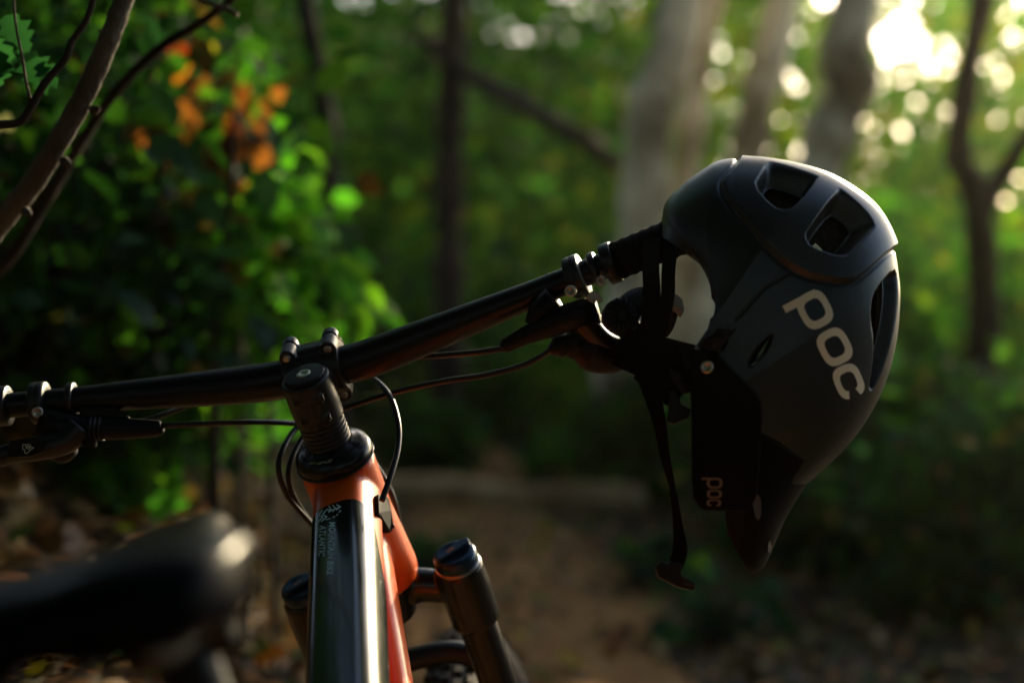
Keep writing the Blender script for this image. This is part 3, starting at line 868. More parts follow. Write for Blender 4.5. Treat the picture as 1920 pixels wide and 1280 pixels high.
# cable port: black plug in the side of the frame where the hose goes in
dg = bpy.context.evaluated_depsgraph_get()
fe = frame.evaluated_get(dg); fm = fe.to_mesh()
FRAME_BVH = BVHTree.FromPolygons([BM @ v.co for v in fm.vertices], [tuple(p.vertices) for p in fm.polygons])
fe.to_mesh_clear()
pp = [(701, 930), (711, 928), (721, 933), (726, 955), (732, 988), (727, 997), (718, 998), (703, 966)]
top = [cast(FRAME_BVH, x, y, .0045) for x, y in pp]; bot = [cast(FRAME_BVH, x, y, -.003) for x, y in pp]
def fillp(L):
    g = [p for p in L if p is not None]; c = sum(g, Vector()) / max(1, len(g))
    return [p if p is not None else c for p in L]
if sum(p is not None for p in top) > 4:
    top, bot = fillp(top), fillp(bot); n = len(top)
    MB().put([BI @ p for p in top + bot], [tuple(range(n))] + [(i, i + n, (i + 1) % n + n, (i + 1) % n) for i in range(n)]).build('cable_port', M['black_matte'], frame, smooth=False, bevel=.0012)
    a = cast(FRAME_BVH, 728, 985, .0046)
    if a: rod('port_screw', BI @ a, BI @ (a + (Vector((0, 0, CAM_Z)) - a).normalized() * .0012), .0022, M['satin'], frame)
# pale lettering on the headset cup
HB = BVHTree.FromPolygons([BM @ v.co for v in hs.data.vertices], [tuple(p.vertices) for p in hs.data.polygons])
Q = lambda x, y: (560 + x / 16, 830 + y / 16)
v, f = strokes([[Q(320, 632), Q(395, 585), Q(540, 590)], [Q(330, 640), Q(470, 620), Q(500, 592)], [Q(545, 640), Q(640, 640), Q(700, 600)], [Q(590, 610), Q(680, 590), Q(820, 560)], [Q(770, 605), Q(860, 585), Q(890, 555)], [Q(890, 540), Q(1000, 490)], [Q(880, 590), Q(975, 560), Q(1000, 500)]], 1.7)
stick('headset_print', HB, v, f, M['silver_print'], hs, BI)

# ------------------------------------------------------------------ helmet hanging on the right grip
HD = 1.19
HC = W(1480, 620, HD)
ray = (HC - Vector((0, 0, CAM_Z))).normalized()
E_S = -ray; E_R = ray.cross(Vector((0, 0, 1))).normalized(); E_U = E_R.cross(ray).normalized()
HM = Matrix((E_R, E_U, E_S)).transposed().to_4x4(); HM.translation = HC
# helmet space: x to the crown, y to the back of the head (up here), z out of its right side; mirror plane z = 0
HI = HM.inverted()
helmet = empty('bike_helmet', label='matte black bicycle helmet with visor hanging upside down from the right grip', cat='helmet')
helmet.matrix_world = HM

def Hp(px, py, s=0.0):
    """photograph pixel, s metres in front of the helmet's mirror plane -> helmet space"""
    d = (W(px, py, 1) - Vector((0, 0, CAM_Z))).normalized()
    o = HI @ Vector((0, 0, CAM_Z)); d = HI.to_3x3() @ d
    t = (s - o.z) / d.z
    return o + d * t

def spline2(pts, n):
    P = catmull([Vector((x, y, 0)) for x, y in pts], 24)
    A = np.array([(p.x, p.y) for p in P])
    L = np.concatenate([[0], np.cumsum(np.linalg.norm(np.diff(A, axis=0), axis=1))]); u = np.linspace(0, L[-1], n)
    return np.stack([np.interp(u, L, A[:, 0]), np.interp(u, L, A[:, 1])], -1)

NVH, NWH = 520, 190
crown_px = spline2([(1237, 441), (1243, 412), (1251, 380), (1284, 346), (1318, 321), (1345, 305), (1372, 299), (1392, 302), (1440, 306), (1500, 317), (1560, 337), (1618, 374), (1650, 408), (1674, 458), (1684, 515), (1687, 560), (1680, 640), (1660, 715), (1628, 780), (1590, 832), (1555, 866), (1520, 897)], NVH)
rim_px = spline2([(1313, 494), (1320, 505), (1327, 522), (1333, 545), (1334, 572), (1331, 600), (1322, 630), (1312, 645), (1300, 655), (1296, 680), (1300, 705), (1322, 740), (1350, 790), (1380, 840), (1420, 885), (1452, 902)], NVH)
HW = np.interp(np.linspace(0, 1, NVH), [0, .15, .35, .6, .8, 1], [.072, .088, .1, .102, .094, .075])
Cc = np.array([Hp(x, y, 0) for x, y in crown_px])[:, :2]
Rr = np.array([Hp(x, y, s) for (x, y), s in zip(rim_px, HW)])[:, :2]
th = np.linspace(0, 1, NWH) * math.pi / 2
ex = 2 / 2.35
Aw = 1 - np.cos(th) ** ex; Bw = np.sin(th) ** ex
Aw = Aw * 1.0
XY = Cc[:, None, :] + (Rr - Cc)[:, None, :] * Aw[None, :, None]
ZZ = HW[:, None] * Bw[None, :]
P0 = np.concatenate([XY, ZZ[..., None]], -1)               # undisplaced near half
def grid_normals(P):
    # extend by mirroring across z=0 so that normals at the crown line are exact
    Pm = P[:, 1:4][:, ::-1].copy(); Pm[..., 2] *= -1
    E_ = np.concatenate([Pm, P], 1)
    du = np.gradient(E_, axis=0); dv = np.gradient(E_, axis=1)
    n = np.cross(du, dv); n /= np.linalg.norm(n, axis=-1)[..., None] + 1e-12
    n = n[:, 3:]
    c = P.reshape(-1, 3).mean(0) * np.array([1, 1, 0])
    s = np.sign(((P - c) * n).sum(-1).mean())
    return n * s
N0 = grid_normals(P0)
HMn = np.array(HM)
Pw = P0 @ HMn[:3, :3].T + HMn[:3, 3]
PX = proj(Pw)                                              # where each point of the near side is seen

def sd_poly(p, poly):
    """signed distance (negative inside) of points p (...,2) to a polygon"""
    poly = np.asarray(poly, float); d = np.full(p.shape[:-1], 1e18); s = np.ones(p.shape[:-1])
    n = len(poly)
    for i in range(n):
        a, b = poly[i], poly[(i - 1) % n]
        e = b - a; w = p - a
        t = np.clip((w @ e) / (e @ e), 0, 1)
        q = w - t[..., None] * e; d = np.minimum(d, (q ** 2).sum(-1))
        c1 = p[..., 1] >= a[1]; c2 = p[..., 1] < b[1]; c3 = e[0] * w[..., 1] > e[1] * w[..., 0]
        flip = (c1 & c2 & c3) | (~c1 & ~c2 & ~c3)
        s = np.where(flip, -s, s)
    return s * np.sqrt(d)

panel = round_poly([(1384, 250), (1392, 302), (1349, 340), (1360, 372), (1479, 512), (1588, 532), (1612, 520), (1676, 459), (1760, 430), (1700, 250)], 2)
vent1 = round_poly([(1424, 330), (1436, 312), (1452, 311), (1530, 336), (1532, 341), (1488, 392), (1470, 398), (1450, 393), (1411, 352)], 1)
vent2 = round_poly([(1566, 358), (1577, 362), (1618, 398), (1636, 425), (1632, 436), (1592, 478), (1574, 484), (1520, 466), (1506, 448), (1510, 434)], 1)
vent3 = round_poly([(1676, 503), (1683, 520), (1684, 560), (1678, 610), (1664, 665), (1646, 712), (1634, 734), (1630, 722), (1636, 690), (1640, 640), (1633, 600), (1634, 566), (1643, 540)], 1)
slit = round_poly([(1450, 625), (1440, 655), (1424, 676), (1404, 690), (1404, 676), (1418, 652), (1434, 636)], 1)
rear_slot = round_poly([(1338, 545), (1342, 560), (1338, 590), (1332, 602), (1331, 575)], 1)
visor_slot = round_poly([(1524, 838), (1530, 850), (1529, 870), (1522, 862)], 1)
dp = sd_poly(PX, panel)
H = .0038 * smooth01((-dp) / 6 + .1)                        # raised crown panel
H -= .0015 * np.exp(-((dp - 4.5) / 3.2) ** 2)               # shadow gap along its edge
crease = np.array([(1479, 512), (1432, 541), (1380, 600)])
def seg_d(p, a, b):
    e = b - a; t = np.clip(((p - a) @ e) / (e @ e), 0, 1); return np.linalg.norm(p - a - t[..., None] * e, axis=-1)
dc = np.minimum(seg_d(PX, crease[0], crease[1]), seg_d(PX, crease[1], crease[2]))
H -= .0008 * np.exp(-(dc / 2.5) ** 2)
in1 = round_poly([(1425, 362), (1433, 341), (1444, 330), (1464, 333), (1512, 348), (1516, 355), (1490, 387), (1472, 396), (1456, 393), (1428, 370)], 1)
in2 = round_poly([(1567, 382), (1588, 394), (1612, 419), (1611, 428), (1570, 476), (1562, 477), (1524, 463), (1518, 452), (1530, 432)], 1)
hole = np.zeros(PX.shape[:2], bool)
for outer, inn, depth in ((vent1, in1, .015), (vent2, in2, .016)):
    do = np.clip(-sd_poly(PX, outer), 0, None); di = np.clip(sd_poly(PX, inn), 0, None)
    r_ = do / (do + di + 1e-6)
    H -= depth * (smooth01(r_ * 1.02) * .6 + r_ * .4)
    hole |= sd_poly(PX, inn) < -1
for poly, wall, depth in ((vent3, 6, .010), (slit, 3, .006), (rear_slot, 2, .003)):
    d = -sd_poly(PX, poly)
    H -= depth * smooth01((d + 1.5) / (wall + 1.5)) * .85 + depth * .15 * (d > 0) * np.clip(d / wall, 0, 1)
    hole |= d > wall
Pn = P0 + N0 * H[..., None]
Pn[:, 0, 2] = 0
# both halves; crown row shared
V1 = Pn.reshape(-1, 3); V2 = Pn[:, 1:].copy(); V2[..., 2] *= -1; V2 = V2.reshape(-1, 3)
i_, j_ = np.meshgrid(np.arange(NVH - 1), np.arange(NWH - 1), indexing='ij')
keep = ~(hole[i_, j_] & hole[i_ + 1, j_] & hole[i_, j_ + 1] & hole[i_ + 1, j_ + 1])
ia, ja = i_[keep], j_[keep]
idn = lambda i, j: i * NWH + j
base2 = NVH * NWH
idf = lambda i, j: np.where(j == 0, i * NWH, base2 + i * (NWH - 1) + j - 1)
qn = np.stack([idn(ia, ja), idn(ia + 1, ja), idn(ia + 1, ja + 1), idn(ia, ja + 1)], -1)
qf = np.stack([idf(ia, ja), idf(ia, ja + 1), idf(ia + 1, ja + 1), idf(ia + 1, ja)], -1)
allV = [V1, V2]; allQ = [qn, qf]; nv = len(V1) + len(V2)
# rim lip turning inwards, near and far
inner = P0[:, -1] - N0[:, -1] * .019
for sgn in (1, -1):
    e = Pn[:, -1] * np.array([1, 1, sgn]); b = inner * np.array([1, 1, sgn])
    allV += [e, b]; k = np.arange(NVH - 1) + nv
    q = np.stack([k, k + NVH, k + NVH + 1, k + 1], -1)
    allQ.append(q if sgn > 0 else q[:, ::-1]); nv += 2 * NVH
for row in (0, -1):                                         # lips at the rear and front edges
    e = np.concatenate([Pn[row][::-1] * np.array([1, 1, -1]), Pn[row][1:]]); n0 = np.concatenate([N0[row][::-1] * np.array([1, 1, -1]), N0[row][1:]])
    b = np.concatenate([P0[row][::-1] * np.array([1, 1, -1]), P0[row][1:]]) - n0 * .019
    allV += [e, b]; m_ = len(e); k = np.arange(m_ - 1) + nv
    allQ.append(np.stack([k, k + m_, k + m_ + 1, k + 1], -1)); nv += 2 * m_
shell = add('shell', fast_mesh('shell', np.concatenate(allV), np.concatenate(allQ)), M['helmet'], helmet)
SHELL_BVH = BVHTree.FromPolygons([HM @ Vector(p) for p in V1], [tuple(q) for q in qn.tolist()])

# foam liner inside, open where one can look right through
thru = round_poly([(1524, 441), (1553, 452), (1580, 480), (1560, 500), (1500, 480), (1505, 455)], 1)
st_ = 4
Pl = (P0 - N0 * .0185)[::st_, ::st_]; PXl = PX[::st_, ::st_]
hl = (sd_poly(PXl, thru) < 0) | (sd_poly(PXl, slit) < 2) | (sd_poly(PXl, rear_slot) < 2)
nl, ml = hl.shape
i_, j_ = np.meshgrid(np.arange(nl - 1), np.arange(ml - 1), indexing='ij')
kp = ~(hl[i_, j_] | hl[i_ + 1, j_ + 1] | hl[i_ + 1, j_] | hl[i_, j_ + 1])
ia, ja = i_[kp], j_[kp]
q1 = np.stack([ia * ml + ja, ia * ml + ja + 1, (ia + 1) * ml + ja + 1, (ia + 1) * ml + ja], -1)
far = Pl * np.array([1, 1, -1])
thru2 = round_poly([(1520, 415), (1580, 425), (1600, 470), (1560, 505), (1490, 480), (1500, 440)], 1)
hf = hl | (sd_poly(PXl, thru2) < 0) | (sd_poly(PXl, slit) < 12)
kp = ~(hf[i_, j_] | hf[i_ + 1, j_ + 1] | hf[i_ + 1, j_] | hf[i_, j_ + 1])
ib, jb = i_[kp], j_[kp]
q2 = np.stack([ib * ml + jb, (ib + 1) * ml + jb, (ib + 1) * ml + jb + 1, ib * ml + jb + 1], -1)
add('liner', fast_mesh('liner', np.concatenate([Pl.reshape(-1, 3), far.reshape(-1, 3)]), np.concatenate([q1, q2 + nl * ml])), M['liner'], helmet)

# printed letters
def superring(cx, cy, rdir, hr, hu, tr, tu, gap=None, n=72, m=4, e=3.0):
    """ring-shaped letter: hr/hu half size along reading and up direction, tr/tu stroke widths"""
    rd = np.array(rdir, float); rd /= np.linalg.norm(rd); ud = np.array([rd[1], -rd[0]])
    v, f = [], []
    angs = np.linspace(gap, 2 * math.pi - gap, n) if gap else np.linspace(0, 2 * math.pi, n, endpoint=False)
    for a in angs:
        c, s = math.cos(a), math.sin(a); k = (abs(c) ** e + abs(s) ** e) ** (-1 / e)
        for j in range(m + 1):
            t = j / m
            q = rd * c * k * (hr - tr * t) + ud * s * k * (hu - tu * t)
            v.append((cx + q[0], cy + q[1]))
    N = len(angs); lim = N if not gap else N - 1
    for i in range(lim):
        for j in range(m):
            a, b = i * (m + 1) + j, ((i + 1) % N) * (m + 1) + j
            f.append((a, b, b + 1, a + 1))
    return v, f
def p_stem(cx, cy, rdir, r0, r1, u0, u1, n=14):
    rd = np.array(rdir, float); rd /= np.linalg.norm(rd); ud = np.array([rd[1], -rd[0]]); v, f = [], []
    for i in range(n + 1):
        u = u0 + (u1 - u0) * i / n
        for r in (r0, (r0 + r1) / 2, r1):
            q = rd * r + ud * u; v.append((cx + q[0], cy + q[1]))
    for i in range(n):
        for j in range(2):
            k = i * 3 + j; f.append((k, k + 1, k + 4, k + 3))
    return v, f
def letters(bvh, spec, mat, parent, Minv, lift):
    for ch, cx, cy, rd, hr, hu, tr, tu in spec:
        m = MB2()
        m.put(*superring(cx, cy, rd, hr, hu, tr, tu, gap=.42 if ch == 'c' else None))
        o = stick('letter_' + ch, bvh, m.v, m.f, mat, parent, Minv, lift)
        if ch == 'p':
            v, f = p_stem(cx, cy, rd, -hr * .985, -hr + tr * 1.02, hu * .55, -hu * 1.72)
            stick('letter_stroke', bvh, v, f, mat, parent, Minv, lift * 1.25)
class MB2:
    def __init__(self): self.v, self.f = [], []
    def put(self, v, f):
        n = len(self.v); self.v += list(v); self.f += [tuple(i + n for i in q) for q in f]
letters(SHELL_BVH, [('p', 1527.5, 580.5, (.47, .88), 35, 29.5, 15, 12.5), ('o', 1564.5, 650, (.46, .89), 34.5, 29, 15, 12.5), ('c', 1590.5, 714.5, (.38, .925), 32, 26, 14.5, 11.5)], M['logo'], helmet, HI, .0005)

# visor: peak loft plus side arms that wrap back to the temple screws
NA, NB = 60, 41
vc = spline2([(1548, 868), (1530, 888), (1519, 900), (1500, 930), (1478, 968), (1460, 1008), (1445, 1044), (1434, 1060), (1421, 1067)], NA)
vr = spline2([(1400, 790), (1392, 830), (1385, 870), (1380, 900), (1374, 930), (1371, 952), (1370, 962), (1372, 985), (1376, 1000)], NA)
VW = np.interp(np.linspace(0, 1, NA), [0, .6, 1], [.098, .092, .07])
Vc = np.array([Hp(x, y, 0) for x, y in vc])[:, :2]; Vr = np.array([Hp(x, y, s) for (x, y), s in zip(vr, VW)])[:, :2]
tv = np.linspace(-1, 1, NB) * math.pi / 2
Av = 1 - np.cos(tv) ** .8; Bv = np.sign(tv) * np.abs(np.sin(tv)) ** .8
VP = np.concatenate([Vc[:, None] + (Vr - Vc)[:, None] * Av[None, :, None], (VW[:, None] * Bv[None, :])[..., None]], -1)
VP[..., 0] -= .0035                                          # sits just proud of the shell
i_, j_ = np.meshgrid(np.arange(NA - 1), np.arange(NB - 1), indexing='ij'); q0 = (i_ * NB + j_).ravel()
visor = add('visor', fast_mesh('visor', VP.reshape(-1, 3), np.stack([q0, q0 + 1, q0 + NB + 1, q0 + NB], -1)), M['visor'], helmet)
so_ = visor.modifiers.new('thick', 'SOLIDIFY'); so_.thickness = .003; so_.offset = 0
bv_ = visor.modifiers.new('bevel', 'BEVEL'); bv_.width = .001; bv_.segments = 2
arm_px = [(1292, 668), (1300, 655), (1322, 650), (1345, 664), (1418, 738), (1427, 754), (1429, 785), (1424, 870), (1418, 930), (1405, 958), (1318, 956), (1308, 946), (1300, 934), (1297, 900), (1296, 790)]
arm_px = [tuple(p) for p in arm_px]
for sg_ in (1, -1):
    poly = []
    for x, y in arm_px:
        s = .108 - .00004 * max(0, y - 800) 
        p = Hp(x, y, s); poly.append(Vector((p.x, p.y, p.z * sg_)))
    o = MB().put(*slab(poly, Vector((.12, 0, sg_)), .004)).build('visor_arm', M['visor'], visor, smooth=False, bevel=.0016, seg=3)
    c = Hp(1326, 688, .1095); c = Vector((c.x, c.y, c.z * sg_))
    MB().put(*lathe([(.0022, .0006), (.0026, .0022), (.0042, .0024), (.0052, .0014), (.0052, -.004), (.002, -.004)], c, Vector((.05, .1, sg_)), 24)).build('visor_screw', M['steel'], visor)
    if sg_ == 1:
        AB = BVHTree.FromPolygons([HM @ v.co for v in o.data.vertices], [tuple(p.vertices) for p in o.data.polygons])
        letters(AB, [('p', 1340, 905, (-.02, 1), 10, 14.5, 3.8, 5), ('o', 1339.5, 925.5, (-.02, 1), 8.2, 14, 3.2, 5), ('c', 1338.5, 942, (-.02, 1), 6.6, 13.5, 2.6, 5)], M['logo_dim'], visor, HI, .0006)
# grey vent inlay of the visor, and a painted glint near its tip
VB = BVHTree.FromPolygons([HM @ Vector(p) for p in VP.reshape(-1, 3)], [(a, a + 1, a + NB + 1, a + NB) for a in q0.tolist()])
M['inlay'] = principled('visor_inlay', (.05, .055, .06), .5, spec=.4, bump=.4, bscale=1500)
M['gloss'] = principled('visor_glint', (.1, .11, .11), .2, spec=.6)
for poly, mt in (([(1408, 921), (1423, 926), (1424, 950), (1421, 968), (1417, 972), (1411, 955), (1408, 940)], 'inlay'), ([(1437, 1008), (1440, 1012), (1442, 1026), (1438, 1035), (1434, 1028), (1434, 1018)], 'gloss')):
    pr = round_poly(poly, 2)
    stick('inlay_and_glint', VB, [tuple(p) for p in pr], [tuple(range(len(pr)))], M[mt], visor, HI, .003)

# straps and buckles
def ribbon(name, pts, width, mat, parent, twist=None, th=.0014, inv=HI, n=10):
    P = catmull([W(*p) for p in pts], n); v, f = [], []
    for i, p in enumerate(P):
        d = (P[min(i + 1, len(P) - 1)] - P[max(i - 1, 0)]).normalized()
        t = i / (len(P) - 1)
        side = d.cross(Vector((0, 1, 0))).normalized()
        if twist:
            a = np.interp(t, np.linspace(0, 1, len(twist)), twist); side = (Matrix.Rotation(a, 3, d) @ side)
        nn = side.cross(d).normalized(); w = width if not hasattr(width, '__len__') else float(np.interp(t, np.linspace(0, 1, len(width)), width))
        for a, b in ((-1, -1), (1, -1), (1, 1), (-1, 1)): v.append(inv @ (p + side * a * w / 2 + nn * b * th / 2))
    for i in range(len(P) - 1):
        for k in range(4): f.append((i * 4 + k, i * 4 + (k + 1) % 4, (i + 1) * 4 + (k + 1) % 4, (i + 1) * 4 + k))
    f += [(3, 2, 1, 0), tuple((len(P) - 1) * 4 + k for k in range(4))]
    return MB().put(v, f).build(name, mat, parent, smooth=False)
ribbon('chin_strap', [(1196, 660, 1.13), (1216, 715, 1.125), (1236, 790, 1.12), (1248, 860, 1.118), (1262, 920, 1.118), (1271, 985, 1.118), (1275, 1030, 1.118), (1266, 1062, 1.118)], [.018, .016, .011, .008, .0055, .0085, .012, .012], M['strap'], helmet, [.3, .3, .5, .6, .9, .6, .4, .3])
ribbon('strap', [(1222, 448, 1.16), (1220, 500, 1.14), (1222, 550, 1.13), (1216, 610, 1.13), (1198, 660, 1.13)], .014, M['strap'], helmet, [.3, .4, .4, .3])
ribbon('strap', [(1262, 440, 1.16), (1254, 500, 1.135), (1252, 555, 1.125), (1243, 600, 1.125), (1228, 650, 1.125)], .011, M['strap'], helmet, [.2, .3, .3, .3])
ribbon('strap', [(1150, 660, 1.14), (1200, 668, 1.13), (1260, 680, 1.12), (1305, 690, 1.11)], [.02, .032, .03, .022], M['strap'], helmet, [.1, .1, .1])
ribbon('strap', [(1205, 690, 1.125), (1235, 720, 1.122), (1268, 752, 1.12)], [.022, .02, .014], M['strap'], helmet, [.2, .2])
def buckle(name, px, d, th, bev, mat='black'):
    nn = (HI.to_3x3() @ Vector((.1, -1, .2)))
    return MB().put(*slab([HI @ W(x, y, d) for x, y in px], nn, th)).build(name, M[mat], helmet, smooth=False, bevel=bev)
buckle('buckle', [(1228, 1063), (1238, 1052), (1250, 1058), (1258, 1050), (1278, 1056), (1276, 1078), (1302, 1096), (1303, 1104), (1296, 1107), (1270, 1100), (1234, 1082)], 1.117, .007, .0012)
buckle('buckle_prong', [(1276, 1078), (1302, 1092), (1304, 1101), (1280, 1094)], 1.111, .0025, .0008, 'anod')
buckle('strap_slider', [(1252, 735), (1262, 728), (1272, 740), (1276, 758), (1296, 768), (1290, 784), (1262, 796), (1250, 790), (1254, 768)], 1.115, .006, .0012)
buckle('strap_guide', [(1255, 690), (1290, 705), (1298, 735), (1280, 740), (1262, 715)], 1.118, .005, .0012)
# fit dial of the head cradle, ribbed, and its cradle arm
fd = MB(); c = HI @ W(1165, 592, 1.125); ax = HI.to_3x3() @ Vector((.15, -1, .1)); x, y, z = frame_of(ax)
for k in range(20):
    a0, a1, a2 = [2 * math.pi * (k + q) / 20 for q in (0, .5, 1)]
fd.put(*lathe([(.004, .004), (.012, .0035), (.0145, .001), (.0145, -.008), (.004, -.008)], c, ax, 40))
dial = fd.build('fit_dial', M['black'], helmet)
for k in range(16):
    a = 2 * math.pi * k / 16; q = x * math.cos(a) + y * math.sin(a)
    MB().put(*tube([c + q * .004 + z * .0042, c + q * .0145 + z * .0026], .0009, 6)).build('dial_rib', M['black_matte'], dial)
MB().put(*tube(catmull([HI @ W(1168, 590, 1.135), HI @ W(1192, 566, 1.14), HI @ W(1218, 556, 1.145), HI @ W(1238, 562, 1.15)], 6), [.012, .011, .008, .003], 14)).build('cradle', M['black'], helmet)
ribbon('cradle_band', [(1170, 600, 1.14), (1190, 630, 1.14), (1230, 650, 1.13), (1300, 670, 1.11)], .02, M['black'], helmet, [.2, .2])

# ------------------------------------------------------------------ trees
def gz(x, y): return float(ground_z(x, y))
def jag(pts, amp):
    return [Vector(p) + Vector(rng.normal(size=3) * amp) if 0 < i < len(pts) - 1 else Vector(p) for i, p in enumerate(pts)]

def tree(name, label, path, radii, mat, crown=None, limbs=(), group=None, nseg=18):
    """path: list of world points from the base upward; crown: list of (centre, radii, leaves, leaf size, palettes, weights)"""
    base = Vector(path[0]); root = empty(name, base, label, 'tree', group)
    P = catmull(jag(path, .03), 10)
    rr = np.interp(np.linspace(0, 1, len(P)), np.linspace(0, 1, len(radii)), radii)
    rr = rr * (1 + .07 * np.sin(np.arange(len(P)) * .9) + .05 * rng.normal(size=len(P)))
    m = MB().put(*tube(P, list(rr), nseg))
    fl = Vector((0, 0, 0))
    MB_ = m
    MB_.v = [p - base for p in MB_.v]
    MB_.build('trunk', mat, root)
    for lp, r0, r1 in limbs:
        q = MB().put(*tube(catmull(jag(lp, .02), 8), [r0, r1], 10)); q.v = [p - base for p in q.v]
        q.build('limb', mat, root)
    if crown:
        Ps, Ss, Cs = [], [], []
        for c, r, N, sz, pals, w in crown:
            Ps.append(clumps(N, Vector(c) - base, r)); Ss.append(rng.uniform(sz * .6, sz * 1.3, N)); Cs.append(pick(pals, w, N))
        add('crown', leaf_cloud(np.concatenate(Ps), np.concatenate(Ss), np.concatenate(Cs), .35, .25), M['leaf'], root, smooth=False)
    return root

def trunk_path(pxs, d, top_extra=7.5):
    """trunk standing at distance d through the given pixels (top first), rooted in the ground, carried on upward out of frame"""
    pts = [W(x, y, d) for x, y in pxs][::-1]
    b = pts[0]; base = Vector((b.x, d, gz(b.x, d) - .05))
    up = (pts[-1] - pts[-2]).normalized()
    return [base] + pts + [pts[-1] + up * top_extra * .5, pts[-1] + up * top_extra + Vector((0, 0, .4))]

GR = [GREENS, BRIGHT, YELLOW]
p = trunk_path([(852, -20), (842, 200), (838, 420), (836, 620)], 11.0)
tree('dark_trunk_tree', 'slender dark upright tree trunk behind the stem, left of the pale trunks', p, [.15, .122, .118, .112, .105, .08, .05], M['bark_dark'],
     [(p[-1] + Vector((-.4, .2, .3)), (2.0, 1.8, 1.6), 5000, .17, GR, [.8, .15, .05])])
p = trunk_path([(1275, -20), (1232, 200), (1196, 420), (1168, 640)], 8.9)
tree('pale_trunk_tree', 'thick pale barked tree trunk leaning right, just left of the helmet', p, [.27, .172, .156, .15, .145, .11, .06], M['bark_pale'],
     [(p[-1] + Vector((-.2, .4, 1.2)), (1.9, 2.0, 1.5), 4500, .18, GR, [.55, .2, .25])])
p = trunk_path([(1338, -20), (1312, 120), (1292, 260), (1270, 520)], 9.6)
tree('pale_trunk_tree', 'thinnest pale trunk, directly right of the thick leaning one', p, [.14, .10, .092, .088, .085, .06, .04], M['bark_pale'],
     [(p[-1] + Vector((0, .4, 1.4)), (1.6, 1.8, 1.3), 3000, .18, GR, [.5, .2, .3])])
p = trunk_path([(1466, -20), (1428, 150), (1392, 300), (1330, 560)], 9.0)
tree('pale_trunk_tree', 'leaning pale trunk whose lower part is hidden by the top of the helmet', p, [.22, .13, .12, .118, .115, .09, .05], M['bark_pale'],
     [(p[-1] + Vector((.3, .4, 2.0)), (1.7, 1.8, 1.3), 2500, .18, GR, [.4, .25, .35])])
p = trunk_path([(1632, -20), (1588, 150), (1548, 300), (1480, 560)], 7.6)
tree('pale_trunk_tree', 'rightmost and most slanted of the pale trunks, beside the bright sky gap', p, [.26, .16, .145, .14, .135, .1, .06], M['bark_pale'],
     [(p[-1] + Vector((-.3, .4, 2.2)), (1.6, 1.8, 1.2), 2500, .18, GR, [.4, .25, .35])])
p = trunk_path([(1846, -20), (1812, 150), (1804, 270), (1838, 400), (1832, 640)], 6.0)
tree('dark_forked_tree', 'dark thin tree with a forked trunk near the right edge', p, [.10, .068, .062, .056, .052, .05, .04, .02], M['bark_dark'],
     [(p[-1] + Vector((.5, .3, .6)), (1.4, 1.4, 1.0), 2200, .14, GR, [.55, .2, .25])],
     limbs=[([W(1838, 400, 6), W(1880, 330, 6.0), W(1920, 250, 6), W(1990, 120, 6.1)], .05, .03)])
p = trunk_path([(590, 100), (610, 200), (640, 330), (646, 480), (640, 660)], 5.6)
tree('dark_curved_tree', 'thin dark curving trunk in the shade left of the upright one', p, [.06, .05, .045, .042, .04, .036, .03, .02], M['bark_dark'],
     [(p[-1] + Vector((-.3, .1, .2)), (1.2, 1.2, 1.0), 3500, .12, GR, [.9, .08, .02])])
# dead pole leaning between two trunks
pole = [W(780, 70, 11.0), W(880, 140, 10.6), W(960, 185, 10), W(1060, 240, 9.2), W(1160, 310, 9.0)]
o = MB().put(*tube(catmull(jag(pole, .02), 8), [.05, .07, .068, .06, .052], 14)).build('leaning_pole', M['bark_dark'])
tag(o, 'thin dead pole slanting between the dark trunk and the pale trunk', 'dead branch')

# canopy trees added round about, mostly unseen, so their crowns shade the place
CAN = [(-4.8, 2.6, 5.6, 2.6), (-5.4, -1.5, 5.0, 3.0), (-1.6, -5.5, 4.4, 3.0), (-3.4, 10.5, 7.5, 2.8), (-8.0, 8.0, 6.0, 3.6), (3.6, -5.5, 4.4, 3.0)]
proto = None
for i, (x, y, h, r) in enumerate(CAN):
    b = Vector((x, y, gz(x, y) - .05))
    if i % 3 == 0:
        proto = tree('canopy_tree', 'tree', [b, b + Vector((.1, 0, h * .4)), b + Vector((-.1, .1, h * .8)), b + Vector((.1, 0, h + .8))], [.16, .13, .1, .05], M['bark_dark'],
                     [(b + Vector((0, 0, h)), (r, r, r * .55), 5500, .22, GR, [.85, .12, .03]), (b + Vector((.3, 0, h * .55)), (r * .8, r * .8, r * .5), 2500, .2, GR, [.9, .08, .02])])
        t_ = proto
    else:
        t_ = proto.copy(); COL.objects.link(t_); t_.location = b; t_.rotation_euler = (0, 0, i * 1.3)
        for ch in proto.children:
            c = ch.copy(); COL.objects.link(c); c.parent = t_
    lab = {0: 'unseen shade tree added on the bank past the left edge', 3: 'broadleaf tree beyond the bank behind the dark trunks', 4: 'unseen broadleaf tree added high on the bank far left', 1: 'unseen shade tree added outside the left edge beside the viewpoint', 2: 'unseen shade tree added behind the viewpoint on the left', 5: 'unseen shade tree added behind the viewpoint on the right'}
    tag(t_, lab.get(i, 'shade tree standing outside the picture'), 'tree', 'canopy trees around the trail')

